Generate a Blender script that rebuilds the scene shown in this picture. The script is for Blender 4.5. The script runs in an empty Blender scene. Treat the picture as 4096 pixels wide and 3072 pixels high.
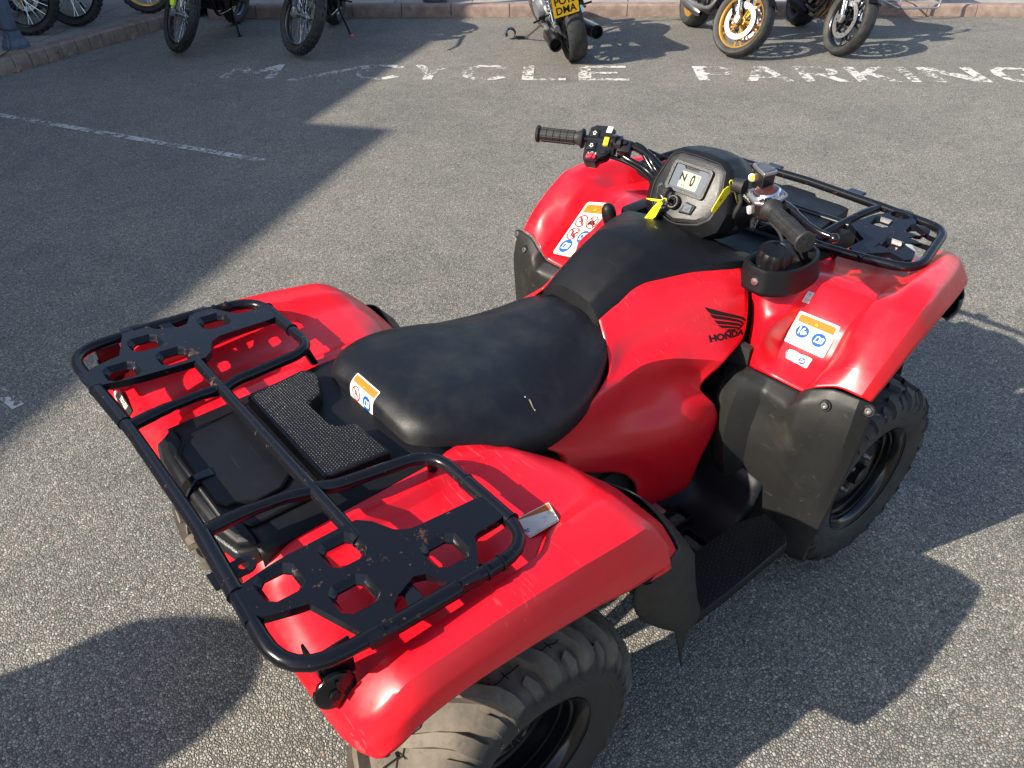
import bpy, bmesh, math, random
from mathutils import Vector, Matrix
from mathutils.bvhtree import BVHTree
from mathutils.geometry import tessellate_polygon
R=math.radians; PI=math.pi
C=bpy.context.scene.collection
SC=bpy.context.scene
# ---------------------------------------------------------------- camera, sky, sun, exposure
cd=bpy.data.cameras.new('camera'); cam=bpy.data.objects.new('camera',cd); C.objects.link(cam)
_r,_u,_f=[Vector(v) for v in ((0.766608,-0.642058,-0.008607),(0.383721,0.447326,0.807872),(0.514851,0.622624,-0.589295))]
cam.matrix_world=Matrix.Translation(Vector((-0.5286,-1.1519,1.7965)))@Matrix((_r,_u,-_f)).transposed().to_4x4()
cd.sensor_width=36; cd.lens=27.1249; cd.clip_start=.02; cd.clip_end=500
SC.camera=cam
SUN=Vector((-1.47,.40,1)).normalized()
w=bpy.data.worlds.new('World'); SC.world=w; w.use_nodes=True
nt=w.node_tree; sky=nt.nodes.new('ShaderNodeTexSky'); sky.sky_type='NISHITA'; sky.sun_disc=False
sky.sun_elevation=math.asin(SUN.z); sky.sun_rotation=math.atan2(SUN.x,SUN.y)
sky.air_density=1; sky.dust_density=1.4; sky.ozone_density=1
nt.nodes['Background'].inputs[1].default_value=.13
nt.links.new(sky.outputs[0],nt.nodes['Background'].inputs[0])
ld=bpy.data.lights.new('sun','SUN'); ld.energy=5.0; ld.angle=R(.53); ld.color=(1,.91,.77)
so=bpy.data.objects.new('sun',ld); C.objects.link(so); so.rotation_euler=SUN.to_track_quat('Z','Y').to_euler()
SC.view_settings.view_transform='Standard'; SC.view_settings.look='None'; SC.view_settings.gamma=1
SC.view_settings.exposure=1.1
SC.cycles.max_bounces=6; SC.cycles.transparent_max_bounces=12
random.seed(4)
# ---------------------------------------------------------------- materials
def mat(name,col,rough=.5,metal=0,spec=.5,coat=0,emit=0):
    m=bpy.data.materials.new(name); m.use_nodes=True; b=m.node_tree.nodes['Principled BSDF']
    b.inputs['Base Color'].default_value=(*col,1); b.inputs['Roughness'].default_value=rough
    b.inputs['Metallic'].default_value=metal; b.inputs['Specular IOR Level'].default_value=spec
    b.inputs['Coat Weight'].default_value=coat
    if emit: b.inputs['Emission Color'].default_value=(*col,1); b.inputs['Emission Strength'].default_value=emit
    return m
def N(m,t,**k):
    n=m.node_tree.nodes.new('ShaderNode'+t)
    for a,v in k.items():
        if a.startswith('i_'): n.inputs[a[2:].replace('_',' ')].default_value=v
        else: setattr(n,a,v)
    return n
def L(m,a,b): m.node_tree.links.new(a,b)
def PB(m): return m.node_tree.nodes['Principled BSDF']
def coords(m,scale=1):
    tc=N(m,'TexCoord'); mp=N(m,'Mapping'); mp.inputs['Scale'].default_value=(scale,)*3 if not hasattr(scale,'__len__') else scale
    L(m,tc.outputs['Object'],mp.inputs[0]); return mp.outputs[0]
def ramp(m,fac,stops):
    r=N(m,'ValToRGB'); e=r.color_ramp.elements
    while len(e)<len(stops): e.new(.5)
    for k,(p,c) in enumerate(stops):
        e[k].position=p; e[k].color=(*c,1) if hasattr(c,'__len__') else (c,c,c,1)
    L(m,fac,r.inputs[0]); return r.outputs[0]
def mix(m,fac,a,b):
    x=N(m,'Mix',data_type='RGBA')
    for i,v in ((0,fac),(6,a),(7,b)):
        if isinstance(v,(int,float)): x.inputs[i].default_value=v
        elif isinstance(v,tuple): x.inputs[i].default_value=(*v,1)
        else: L(m,v,x.inputs[i])
    return x.outputs[2]
def noise(m,co,s,d=3,r=.5,dist=0):
    n=N(m,'TexNoise'); n.inputs['Scale'].default_value=s; n.inputs['Detail'].default_value=d
    n.inputs['Roughness'].default_value=r; n.inputs['Distortion'].default_value=dist; L(m,co,n.inputs['Vector']); return n.outputs[0]
def bump(m,h,strength=.3,dist=.001,prev=None):
    b=N(m,'Bump'); b.inputs['Strength'].default_value=strength; b.inputs['Distance'].default_value=dist
    L(m,h,b.inputs['Height'])
    if prev: L(m,prev,b.inputs['Normal'])
    L(m,b.outputs[0],PB(m).inputs['Normal']); return b.outputs[0]
def scratch(m,co,s,seed=0,thr=.9):
    # fine stretched-noise scratches: a factor of thin bright lines
    mp=N(m,'Mapping'); mp.inputs['Scale'].default_value=(s,s*.05,s*.3); mp.inputs['Rotation'].default_value=(seed,.4+seed,.7+seed*2); L(m,co,mp.inputs[0])
    n=noise(m,mp.outputs[0],6,2,.5,.6); return ramp(m,n,[(thr*.5+.2,0),(thr*.5+.24,1)])
def red_plastic():
    m=mat('red plastic',(.62,.004,.012),.34,spec=.5); co=coords(m)
    d=noise(m,co,7,4,.6); c=mix(m,ramp(m,d,[(.35,0),(.75,1)]),(.64,.0035,.011),(.56,.006,.017))
    sc=scratch(m,co,40,0,.93); sc2=scratch(m,co,33,1.3,.95); cl=ramp(m,noise(m,co,4,2),[(.5,0),(.62,1)])
    mm=N(m,'Math',operation='MAXIMUM'); L(m,sc,mm.inputs[0]); L(m,sc2,mm.inputs[1])
    m2=N(m,'Math',operation='MULTIPLY'); L(m,mm.outputs[0],m2.inputs[0]); L(m,cl,m2.inputs[1])
    m3=N(m,'Math',operation='MULTIPLY'); L(m,m2.outputs[0],m3.inputs[0]); m3.inputs[1].default_value=.2
    L(m,mix(m,m3.outputs[0],c,(.8,.2,.2)),PB(m).inputs['Base Color'])
    L(m,ramp(m,noise(m,co,30,5,.7),[(.3,.27),(.8,.44)]),PB(m).inputs['Roughness'])
    bump(m,noise(m,co,260,2),.06,.0006); return m
def dusty(name,a,b,rough=(.4,.65),grain=900,gs=.25,sc=5,dustcol=None,thr=(.5,.75),spec=.5,metal=0):
    m=mat(name,a,.5,metal,spec); co=coords(m)
    d=ramp(m,noise(m,co,sc,6,.62),[(thr[0],0),(thr[1],1)]); c=mix(m,d,a,b)
    s=scratch(m,co,45,.6,.95); k=N(m,'Math',operation='MULTIPLY'); L(m,s,k.inputs[0]); k.inputs[1].default_value=.10
    L(m,mix(m,k.outputs[0],c,tuple(min(1,v*3+.04) for v in b)),PB(m).inputs['Base Color'])
    L(m,ramp(m,noise(m,co,sc*5,4,.7),[(.3,rough[0]),(.75,rough[1])]),PB(m).inputs['Roughness'])
    bump(m,noise(m,co,grain,2),gs,.0008); return m
def rack_paint():
    m=mat('black rack paint',(.005,.005,.007),.22,spec=.26,coat=0); co=coords(m)
    n=noise(m,co,14,8,.72); f=ramp(m,n,[(.635,0),(.66,1)])
    n2=noise(m,co,60,4,.7); f2=ramp(m,n2,[(.66,0),(.68,1)])
    mx=N(m,'Math',operation='MAXIMUM'); L(m,f,mx.inputs[0]); L(m,f2,mx.inputs[1])
    k=N(m,'Math',operation='MULTIPLY'); L(m,mx.outputs[0],k.inputs[0]); k.inputs[1].default_value=.75
    L(m,mix(m,k.outputs[0],(.005,.0055,.008),(.09,.04,.026)),PB(m).inputs['Base Color'])
    L(m,mix(m,mx.outputs[0],(.2,.2,.2),(.6,.6,.6)),PB(m).inputs['Roughness'])
    bump(m,noise(m,co,120,3),.12,.0006); return m
def vinyl():
    m=mat('seat vinyl',(.014,.015,.018),.42,spec=.26); co=coords(m)
    v=N(m,'TexVoronoi',feature='DISTANCE_TO_EDGE'); v.inputs['Scale'].default_value=260; v.inputs['Randomness'].default_value=1
    wv=N(m,'Mapping'); L(m,co,wv.inputs[0]); L(m,wv.outputs[0],v.inputs['Vector'])
    d=ramp(m,noise(m,co,6,6,.65),[(.48,0),(.78,1)])
    L(m,mix(m,d,(.006,.0065,.009),(.024,.023,.022)),PB(m).inputs['Base Color'])
    L(m,ramp(m,noise(m,co,18,5,.7),[(.3,.34),(.75,.56)]),PB(m).inputs['Roughness'])
    b1=bump(m,ramp(m,v.outputs['Distance'],[(0,0),(.12,1)]),.22,.0006)
    bump(m,noise(m,co,9,3),.12,.004,b1); return m
def asphalt():
    m=mat('asphalt',(.1,.1,.1),.85,spec=.25); co=coords(m)
    v=N(m,'TexVoronoi'); v.inputs['Scale'].default_value=135; L(m,co,v.inputs['Vector'])
    v2=N(m,'TexVoronoi'); v2.inputs['Scale'].default_value=260; L(m,co,v2.inputs['Vector'])
    sp=N(m,'SeparateColor'); L(m,v.outputs['Color'],sp.inputs[0])
    base=ramp(m,sp.outputs[0],[(0,(.165,.160,.141)),(.45,(.272,.262,.226)),(.8,(.335,.322,.278)),(.97,(.42,.40,.35)),(1,(.50,.475,.42))])
    pink=ramp(m,sp.outputs[1],[(.955,0),(.97,1)]); base=mix(m,pink,base,(.33,.25,.20))
    e=N(m,'TexVoronoi',feature='DISTANCE_TO_EDGE'); e.inputs['Scale'].default_value=135; L(m,co,e.inputs['Vector'])
    gap=ramp(m,e.outputs['Distance'],[(.0,1),(.16,0)]); base=mix(m,gap,base,(.055,.055,.056))
    big=ramp(m,noise(m,co,.9,5,.6),[(.3,(.80,.80,.82)),(.72,(1.08,1.06,1.02))])
    mu=N(m,'Mix',data_type='RGBA',blend_type='MULTIPLY'); mu.inputs[0].default_value=1; L(m,base,mu.inputs[6]); L(m,big,mu.inputs[7])
    pat=ramp(m,noise(m,co,6,5,.65),[(.35,(.86,.86,.87)),(.7,(1.06,1.05,1.03))])
    mu2=N(m,'Mix',data_type='RGBA',blend_type='MULTIPLY'); mu2.inputs[0].default_value=1; L(m,mu.outputs[2],mu2.inputs[6]); L(m,pat,mu2.inputs[7])
    oil=ramp(m,noise(m,co,1.7,3,.5,.4),[(.66,0),(.74,.35)]); L(m,mix(m,oil,mu2.outputs[2],(.07,.068,.065)),PB(m).inputs['Base Color'])
    h=ramp(m,e.outputs['Distance'],[(0,0),(.25,1)])
    hh=N(m,'Math',operation='MULTIPLY_ADD'); L(m,sp.outputs[2],hh.inputs[0]); hh.inputs[1].default_value=.9; L(m,h,hh.inputs[2])
    b=bump(m,hh.outputs[0],.75,.0030); bump(m,noise(m,co,420,2),.35,.0010,b); return m
def worn_paint(name,col,lo=.50,hi=.56,s=20):
    m=mat(name,col,.7); co=coords(m)
    n=noise(m,co,s,7,.68); n2=noise(m,co,s*.14,2)
    ad=N(m,'Math',operation='MULTIPLY_ADD'); L(m,n2,ad.inputs[0]); ad.inputs[1].default_value=.55; L(m,n,ad.inputs[2])
    v=N(m,'TexVoronoi'); v.inputs['Scale'].default_value=135; L(m,co,v.inputs['Vector']); sp=N(m,'SeparateColor'); L(m,v.outputs['Color'],sp.inputs[0])
    ad2=N(m,'Math',operation='MULTIPLY_ADD'); L(m,sp.outputs[1],ad2.inputs[0]); ad2.inputs[1].default_value=.10; L(m,ad.outputs[0],ad2.inputs[2])
    L(m,ramp(m,ad2.outputs[0],[(lo+.3,0),(hi+.3,1)]),PB(m).inputs['Alpha'])
    L(m,mix(m,noise(m,co,40,3),tuple(c*.8 for c in col),col),PB(m).inputs['Base Color'])
    bump(m,noise(m,co,150,3),.5,.002); return m
def paving():
    m=mat('paving slabs',(.2,.19,.17),.8,spec=.3); co=coords(m)
    mp=N(m,'Mapping'); mp.inputs['Rotation'].default_value=(0,0,R(42)); L(m,co,mp.inputs[0])
    br=N(m,'TexBrick'); br.offset=.5; br.inputs['Scale'].default_value=1; br.inputs['Mortar Size'].default_value=.006
    br.inputs['Brick Width'].default_value=.9; br.inputs['Row Height'].default_value=.6
    br.inputs['Color1'].default_value=(.30,.27,.235,1); br.inputs['Color2'].default_value=(.25,.235,.21,1); br.inputs['Mortar'].default_value=(.07,.062,.055,1)
    L(m,mp.outputs[0],br.inputs['Vector'])
    n=ramp(m,noise(m,co,5,6,.7),[(.3,(.75,.75,.75)),(.7,(1.1,1.1,1.1))])
    mu=N(m,'Mix',data_type='RGBA',blend_type='MULTIPLY'); mu.inputs[0].default_value=1; L(m,br.outputs[0],mu.inputs[6]); L(m,n,mu.inputs[7])
    L(m,mu.outputs[2],PB(m).inputs['Base Color']); bump(m,noise(m,co,130,4),.4,.002); return m
def speckle(name,a,b,scale,rough=.7,bs=.4,bd=.002,lo=.4,hi=.65):
    m=mat(name,a,rough,spec=.35); co=coords(m)
    L(m,mix(m,ramp(m,noise(m,co,scale,5,.65),[(lo,0),(hi,1)]),a,b),PB(m).inputs['Base Color'])
    bump(m,noise(m,co,scale*6,3),bs,bd); return m
M={}
M['red']=red_plastic()
M['black']=dusty('black plastic',(.0035,.004,.0055),(.007,.007,.008),(.40,.58),700,.15,4,thr=(.4,.8),spec=.24)
M['grain']=dusty('grained black plastic',(.008,.008,.009),(.022,.021,.020),(.34,.48),420,.9,6,thr=(.45,.8))
M['guard']=dusty('dusty black plastic',(.012,.012,.0115),(.045,.041,.034),(.42,.6),500,.5,5.5,thr=(.56,.86),spec=.3)
M['rack']=rack_paint(); M['vinyl']=vinyl(); M['asphalt']=asphalt()
M['road_paint']=worn_paint('worn white road paint',(.50,.485,.44),.492,.548); M['line_paint']=worn_paint('worn white line paint',(.46,.455,.43),.50,.545,26)
M['paving']=paving()
M['kerb']=speckle('kerb stone',(.17,.12,.10),(.25,.19,.155),9)
M['rubber']=speckle('black rubber',(.018,.018,.018),(.035,.033,.031),14,.62,.15,.001)
M['rear_rubber']=speckle('dusty tyre rubber',(.040,.036,.032),(.150,.125,.098),7,.72,.25,.001,.30,.62)
def tread_rubber():
    m=mat('rear tyre rubber',(.03,.03,.03),.68,spec=.3); co=coords(m); sx=N(m,'SeparateXYZ'); L(m,co,sx.inputs[0]); cb=N(m,'CombineXYZ'); L(m,sx.outputs[0],cb.inputs[0]); L(m,sx.outputs[2],cb.inputs[2])
    ln=N(m,'VectorMath',operation='LENGTH'); L(m,cb.outputs[0],ln.inputs[0]); wob=N(m,'Math',operation='MULTIPLY_ADD'); L(m,noise(m,co,12,3),wob.inputs[0]); wob.inputs[1].default_value=.02; L(m,ln.outputs['Value'],wob.inputs[2])
    dust=ramp(m,wob.outputs[0],[(.250,0),(.268,1)]); tan=mix(m,ramp(m,noise(m,co,9,6,.7),[(.35,0),(.7,1)]),(.060,.050,.040),(.150,.122,.092))
    sp=ramp(m,noise(m,co,60,2),[(.60,0),(.66,.45)]); tan=mix(m,sp,tan,(.05,.045,.04))
    L(m,mix(m,dust,mix(m,noise(m,co,16,4),(.014,.014,.014),(.034,.031,.028)),tan),PB(m).inputs['Base Color']); bump(m,noise(m,co,90,4),.2,.001); return m
M['rear_rubber']=tread_rubber(); M['lug_rubber']=M['rear_rubber']
M['gloss']=mat('gloss black metal',(.005,.005,.006),.2,spec=.4)
M['dark']=mat('matt dark',(.008,.008,.008),.8)
M['chrome']=mat('chrome',(.75,.75,.76),.12,1); M['steel']=mat('dull steel',(.34,.33,.32),.38,1); M['alloy']=mat('cast alloy',(.42,.42,.43),.42,.9)
M['gold']=mat('gold rim paint',(.62,.36,.08),.32,.75); M['white']=mat('white vinyl print',(.60,.59,.54),.55,spec=.2)
M['wornwhite']=speckle('weathered white vinyl',(.56,.54,.47),(.38,.31,.24),30,.6,.1,.0005,.55,.7)
M['orange']=mat('orange print',(.58,.13,.010),.6,spec=.2); M['burnt']=mat('faded orange print',(.42,.10,.02),.6,spec=.2); M['blue']=mat('blue print',(.006,.07,.28),.6,spec=.15)
M['redprint']=mat('red print',(.42,.010,.02),.6,spec=.2); M['blackprint']=mat('black print',(.012,.011,.011),.6,spec=.15); M['yellowprint']=mat('amber print',(.65,.36,.01),.6,spec=.2)
M['grey']=mat('grey print',(.22,.22,.22),.45); M['tag']=mat('yellow plastic tag',(.80,.72,.02),.35); M['lcdface']=mat('slate display face',(.07,.085,.11),.35,spec=.25)
M['lcd']=mat('lcd glass',(.36,.39,.25),.5,spec=.2); M['lens']=mat('red lens',(.45,.004,.008),.12,spec=.7,coat=.6); M['bronze']=mat('brown anodised cap',(.10,.035,.03),.25,.6)
M['switch']=mat('glossy black switchgear',(.010,.010,.011),.24); M['swred']=mat('red switch',(.55,.02,.04),.35); M['swyellow']=mat('yellow switch',(.75,.42,.01),.4)
M['grip']=speckle('grip rubber',(.011,.011,.012),(.020,.020,.020),30,.6,.3,.001)
M['hiviz']=mat('fluorescent yellow plastic',(.62,.80,.02),.4); M['plate']=mat('yellow number plate',(.85,.48,.005),.35)
M['postpaint']=dusty('blue grey post paint',(.060,.080,.125),(.095,.11,.14),(.45,.6),300,.3,9)
M['straw']=mat('dry grass',(.42,.29,.13),.8); M['leaf']=mat('green weed leaf',(.10,.16,.045),.6); M['deadleaf']=speckle('dead leaves',(.28,.13,.055),(.40,.25,.12),40)
M['orangepad']=mat('orange anodised foot',(.75,.10,.01),.4); M['bluestripe']=mat('blue webbing',(.02,.07,.38),.5); M['brick']=speckle('brick wall',(.22,.09,.06),(.30,.14,.09),12)
M['roof']=speckle('slate roof',(.06,.06,.07),(.10,.10,.11),6); M['glass']=mat('window glass',(.03,.035,.04),.05); M['rust']=mat('rusty bolt',(.20,.07,.03),.7)
M['brownpaint']=mat('dark paint',(.03,.05,.06),.35); M['torn']=mat('torn foam',(.45,.33,.16),.8)
# ---------------------------------------------------------------- mesh helpers
def link(name,me,m=None,parent=None,smooth=None):
    o=bpy.data.objects.new(name,me); C.objects.link(o)
    for x in (m if isinstance(m,(list,tuple)) else [m] if m else []): me.materials.append(x)
    if parent: o.parent=parent
    if smooth is not None:
        if smooth: me.shade_smooth()
        if smooth and smooth is not True:
            me.set_sharp_from_angle(angle=R(smooth))
    return o
def tag(o,label=None,cat=None,group=None,kind=None):
    for k,v in (('label',label),('category',cat),('group',group),('kind',kind)):
        if v: o[k]=v
    return o
def empty(name,loc=(0,0,0)):
    o=bpy.data.objects.new(name,None); C.objects.link(o); o.location=loc; o.empty_display_size=.1; return o
class B:
    """collects shapes into one mesh"""
    def __init__(s): s.v=[]; s.f=[]; s.mi=[]; s.k=0; s.T=None
    def add(s,vs,fs):
        n=len(s.v); s.v+=[(s.T@Vector(p) if s.T else Vector(p)) for p in vs]; s.f+=[tuple(n+i for i in f) for f in fs]; s.mi+=[s.k]*len(fs); return s
    def box(s,c,d,rot=None,bev=0):
        bm=bmesh.new(); bmesh.ops.create_cube(bm,size=1,matrix=Matrix.Diagonal((*d,1)))
        if bev: bmesh.ops.bevel(bm,geom=bm.edges[:],offset=bev,segments=2,affect='EDGES',profile=.6)
        m=Matrix.Translation(c)@(rot if rot else Matrix())
        s.add([m@v.co for v in bm.verts],[[v.index for v in f.verts] for f in bm.faces]); bm.free(); return s
    def cyl(s,a,b,r1,r2=None,n=20,cap=True):
        a,b=Vector(a),Vector(b); r2=r1 if r2 is None else r2; q=(b-a).to_track_quat('Z','Y')
        vs=[]
        for p,r in ((a,r1),(b,r2)):
            for i in range(n): t=2*PI*i/n; vs.append(p+q@Vector((r*math.cos(t),r*math.sin(t),0)))
        fs=[(i,(i+1)%n,n+(i+1)%n,n+i) for i in range(n)]
        if cap: fs+=[tuple(range(n))[::-1],tuple(range(n,2*n))]
        return s.add(vs,fs)
    def lathe(s,prof,o=(0,0,0),ax=(0,0,1),n=48,a0=0,a1=2*PI):
        o=Vector(o); q=Vector(ax).to_track_quat('Z','Y'); full=abs(a1-a0-2*PI)<1e-6; m=n if full else n+1; vs=[]
        for (r,h) in prof:
            for i in range(m): t=a0+(a1-a0)*i/n; vs.append(o+q@Vector((r*math.cos(t),r*math.sin(t),h)))
        fs=[]
        for j in range(len(prof)-1):
            for i in range(n):
                i2=(i+1)%m; fs.append((j*m+i,j*m+i2,(j+1)*m+i2,(j+1)*m+i))
        return s.add(vs,fs)
    def tube(s,path,r,fil=0,n=14,cap=True,closed=False,rs=None):
        P=[Vector(p) for p in path]
        if fil:
            out=[]; K=len(P)
            for i,p in enumerate(P):
                if not closed and i in (0,K-1): out.append(p); continue
                a=P[i-1]; b=P[(i+1)%K]; f=fil[i] if isinstance(fil,(list,tuple)) else fil
                if f<=0: out.append(p); continue
                u=(a-p); v=(b-p); f=min(f,u.length*.48,v.length*.48); s0=p+u.normalized()*f; s1=p+v.normalized()*f
                for k in range(7): t=k/6; out.append(s0*(1-t)**2+p*2*t*(1-t)+s1*t*t)
            P=out
        K=len(P); T=[]
        for i in range(K):
            a=P[i-1] if (i>0 or closed) else P[0]; b=P[(i+1)%K] if (i<K-1 or closed) else P[-1]; T.append((b-a).normalized())
        nrm=T[0].orthogonal().normalized(); vs=[]
        for i in range(K):
            if i: nrm=(T[i-1].rotation_difference(T[i])@nrm).normalized()
            bi=T[i].cross(nrm); rr=rs[i*(len(rs)-1)//max(1,K-1)] if rs else r
            for k in range(n): t=2*PI*k/n; vs.append(P[i]+rr*(math.cos(t)*nrm+math.sin(t)*bi))
        fs=[(i*n+k,i*n+(k+1)%n,((i+1)%K)*n+(k+1)%n,((i+1)%K)*n+k) for i in range(K if closed else K-1) for k in range(n)]
        if cap and not closed: fs+=[tuple(range(n))[::-1],tuple((K-1)*n+k for k in range(n))]
        return s.add(vs,fs)
    def prism(s,poly,h,frame=None):
        """poly: 2-D outline, extruded from z=0 to z=h in the frame"""
        n=len(poly); vs=[(x,y,0) for x,y in poly]+[(x,y,h) for x,y in poly]
        tri=tessellate_polygon([[Vector((x,y,0)) for x,y in poly]])
        fs=[tuple(t) for t in tri]+[tuple(n+i for i in t)[::-1] for t in tri]+[(i,(i+1)%n,n+(i+1)%n,n+i) for i in range(n)]
        if frame: vs=[frame@Vector(v) for v in vs]
        return s.add(vs,fs)
    def hull(s,pts):
        bm=bmesh.new(); 
        for p in pts: bm.verts.new(p)
        bmesh.ops.convex_hull(bm,input=bm.verts[:]); bm.verts.index_update()
        s.add([v.co for v in bm.verts],[[v.index for v in f.verts] for f in bm.faces]); bm.free(); return s
    def obj(s,name,m,parent=None,smooth=35,bev=0,mirror=False,fix=True):
        vs=[Vector((p.x,-p.y,p.z)) for p in s.v] if mirror else s.v
        me=bpy.data.meshes.new(name); me.from_pydata(vs,[],s.f); 
        ms=m if isinstance(m,(list,tuple)) else [m]
        for x in ms: me.materials.append(x)
        for p,i in zip(me.polygons,s.mi): p.material_index=i
        if fix:
            bm=bmesh.new(); bm.from_mesh(me); bmesh.ops.recalc_face_normals(bm,faces=bm.faces[:]); bm.to_mesh(me); bm.free()
        o=link(name,me,None,parent,smooth)
        if bev:
            b=o.modifiers.new('bevel','BEVEL'); b.width=bev; b.segments=2; b.limit_method='ANGLE'; b.angle_limit=R(40)
        return o
def spl(P,cr,n,closed=False):
    """points through P (vectors), cr = sharpness per point; n samples per span"""
    K=len(P); out=[]
    def seg(i): return (P[(i+1)%K]-P[i%K])
    S=K if closed else K-1
    h=[max(seg(i).length,1e-6) for i in range(S)]
    def tan(i,side):
        if not closed and i==0: return seg(0)/h[0]
        if not closed and i==K-1: return seg(K-2)/h[K-2]
        a,b=(i-1)%S,i%S; da,db=seg(a)/h[a],seg(b)/h[b]; c=(da*h[b]+db*h[a])/(h[a]+h[b]); k=cr.get(i%K,0); return c*(1-k)+(da if side<0 else db)*k
    for i in range(S):
        p,q=P[i],P[(i+1)%K]; m0,m1=tan(i,1)*h[i]*.92,tan((i+1)%K if closed else i+1,-1)*h[i]*.92
        for k in range(n):
            t=k/n; t2=t*t; t3=t2*t; out.append(p*(2*t3-3*t2+1)+m0*(t3-2*t2+t)+q*(-2*t3+3*t2)+m1*(t3-t2))
    if not closed: out.append(P[-1].copy())
    return out
def patch(name,rows,m,parent=None,th=.004,sub=2,mirror=False,crease=(),wrap=False,n=None):
    """a skin through a grid of measured points: splines both ways, sharper on the named rows and columns"""
    n=n or (5 if sub>1 else 3); rc={i:v for k,i,v in crease if k=='r'}; cc={i:v for k,i,v in crease if k=='c'}
    G=[[Vector(p) for p in r] for r in rows]
    G=[spl(r,cc,n,wrap) for r in G]; G=list(zip(*[spl(list(c),rc,n) for c in zip(*G)]))
    nr,nc=len(G),len(G[0]); vs=[(p.x,-p.y if mirror else p.y,p.z) for r in G for p in r]; fs=[]
    for i in range(nr-1):
        for j in range(nc-(0 if wrap else 1)):
            a=(i*nc+j,i*nc+(j+1)%nc,(i+1)*nc+(j+1)%nc,(i+1)*nc+j); fs.append(a[::-1] if mirror else a)
    me=bpy.data.meshes.new(name); me.from_pydata(vs,[],fs)
    o=link(name,me,m,parent,42)
    if th: t=o.modifiers.new('th','SOLIDIFY'); t.thickness=th; t.offset=-1
    return o
def both(fn): return fn(False),fn(True)
def my(p,mirror): return Vector((p[0],-p[1] if mirror else p[1],p[2]))
def frame(o,x,y):
    """4x4 with origin o, x axis along x, y axis near y"""
    x=Vector(x).normalized(); z=x.cross(Vector(y)).normalized(); y=z.cross(x)
    m=Matrix((x,y,z)).transposed().to_4x4(); m.translation=Vector(o); return m
# ---------------------------------------------------------------- printed graphics
def text2d(s,size=1,align='CENTER',off=0,sx=1):
    cu=bpy.data.curves.new('t','FONT'); cu.body=s; cu.size=size; cu.align_x=align; cu.align_y='CENTER'; cu.offset=off; cu.resolution_u=3
    o=bpy.data.objects.new('t',cu); C.objects.link(o); dg=bpy.context.evaluated_depsgraph_get(); dg.update()
    me=bpy.data.meshes.new_from_object(o.evaluated_get(dg)); v=[(p.co.x*sx,p.co.y) for p in me.vertices]; f=[tuple(p.vertices) for p in me.polygons]
    bpy.data.objects.remove(o); bpy.data.curves.remove(cu); bpy.data.meshes.remove(me); return v,f
def fill2d(loops):
    t=tessellate_polygon([[Vector((x,y,0)) for x,y in l] for l in loops]); v=[p for l in loops for p in l]; return v,[tuple(a) for a in t]
def circ(x,y,r,n=28,ry=None): return [(x+r*math.cos(2*PI*i/n),y+(ry or r)*math.sin(2*PI*i/n)) for i in range(n)]
def stroke(pts,w,closed=False):
    vs=[];fs=[]
    seg=list(zip(pts,pts[1:]+([pts[0]] if closed else [])))[:len(pts) if closed else len(pts)-1]
    for (x0,y0),(x1,y1) in seg:
        dx,dy=x1-x0,y1-y0; l=math.hypot(dx,dy) or 1; nx,ny=-dy/l*w/2,dx/l*w/2; ex,ey=dx/l*w*.3,dy/l*w*.3
        n=len(vs); vs+=[(x0+nx-ex,y0+ny-ey),(x0-nx-ex,y0-ny-ey),(x1-nx+ex,y1-ny+ey),(x1+nx+ex,y1+ny+ey)]; fs.append((n,n+1,n+2,n+3))
    return vs,fs
def rrect(x0,y0,x1,y1,r,n=4):
    o=[]
    for cx,cy,a in ((x1-r,y1-r,0),(x0+r,y1-r,90),(x0+r,y0+r,180),(x1-r,y0+r,270)):
        for k in range(n+1): t=R(a+90*k/n); o.append((cx+r*math.cos(t),cy+r*math.sin(t)))
    return o
def warp(shape,x,y,s=1,rot=0,sx=1):
    c,n=math.cos(rot),math.sin(rot); return [(x+s*(c*a*sx-n*b),y+s*(n*a*sx+c*b)) for a,b in shape[0]],shape[1]
_bvh={}
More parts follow.
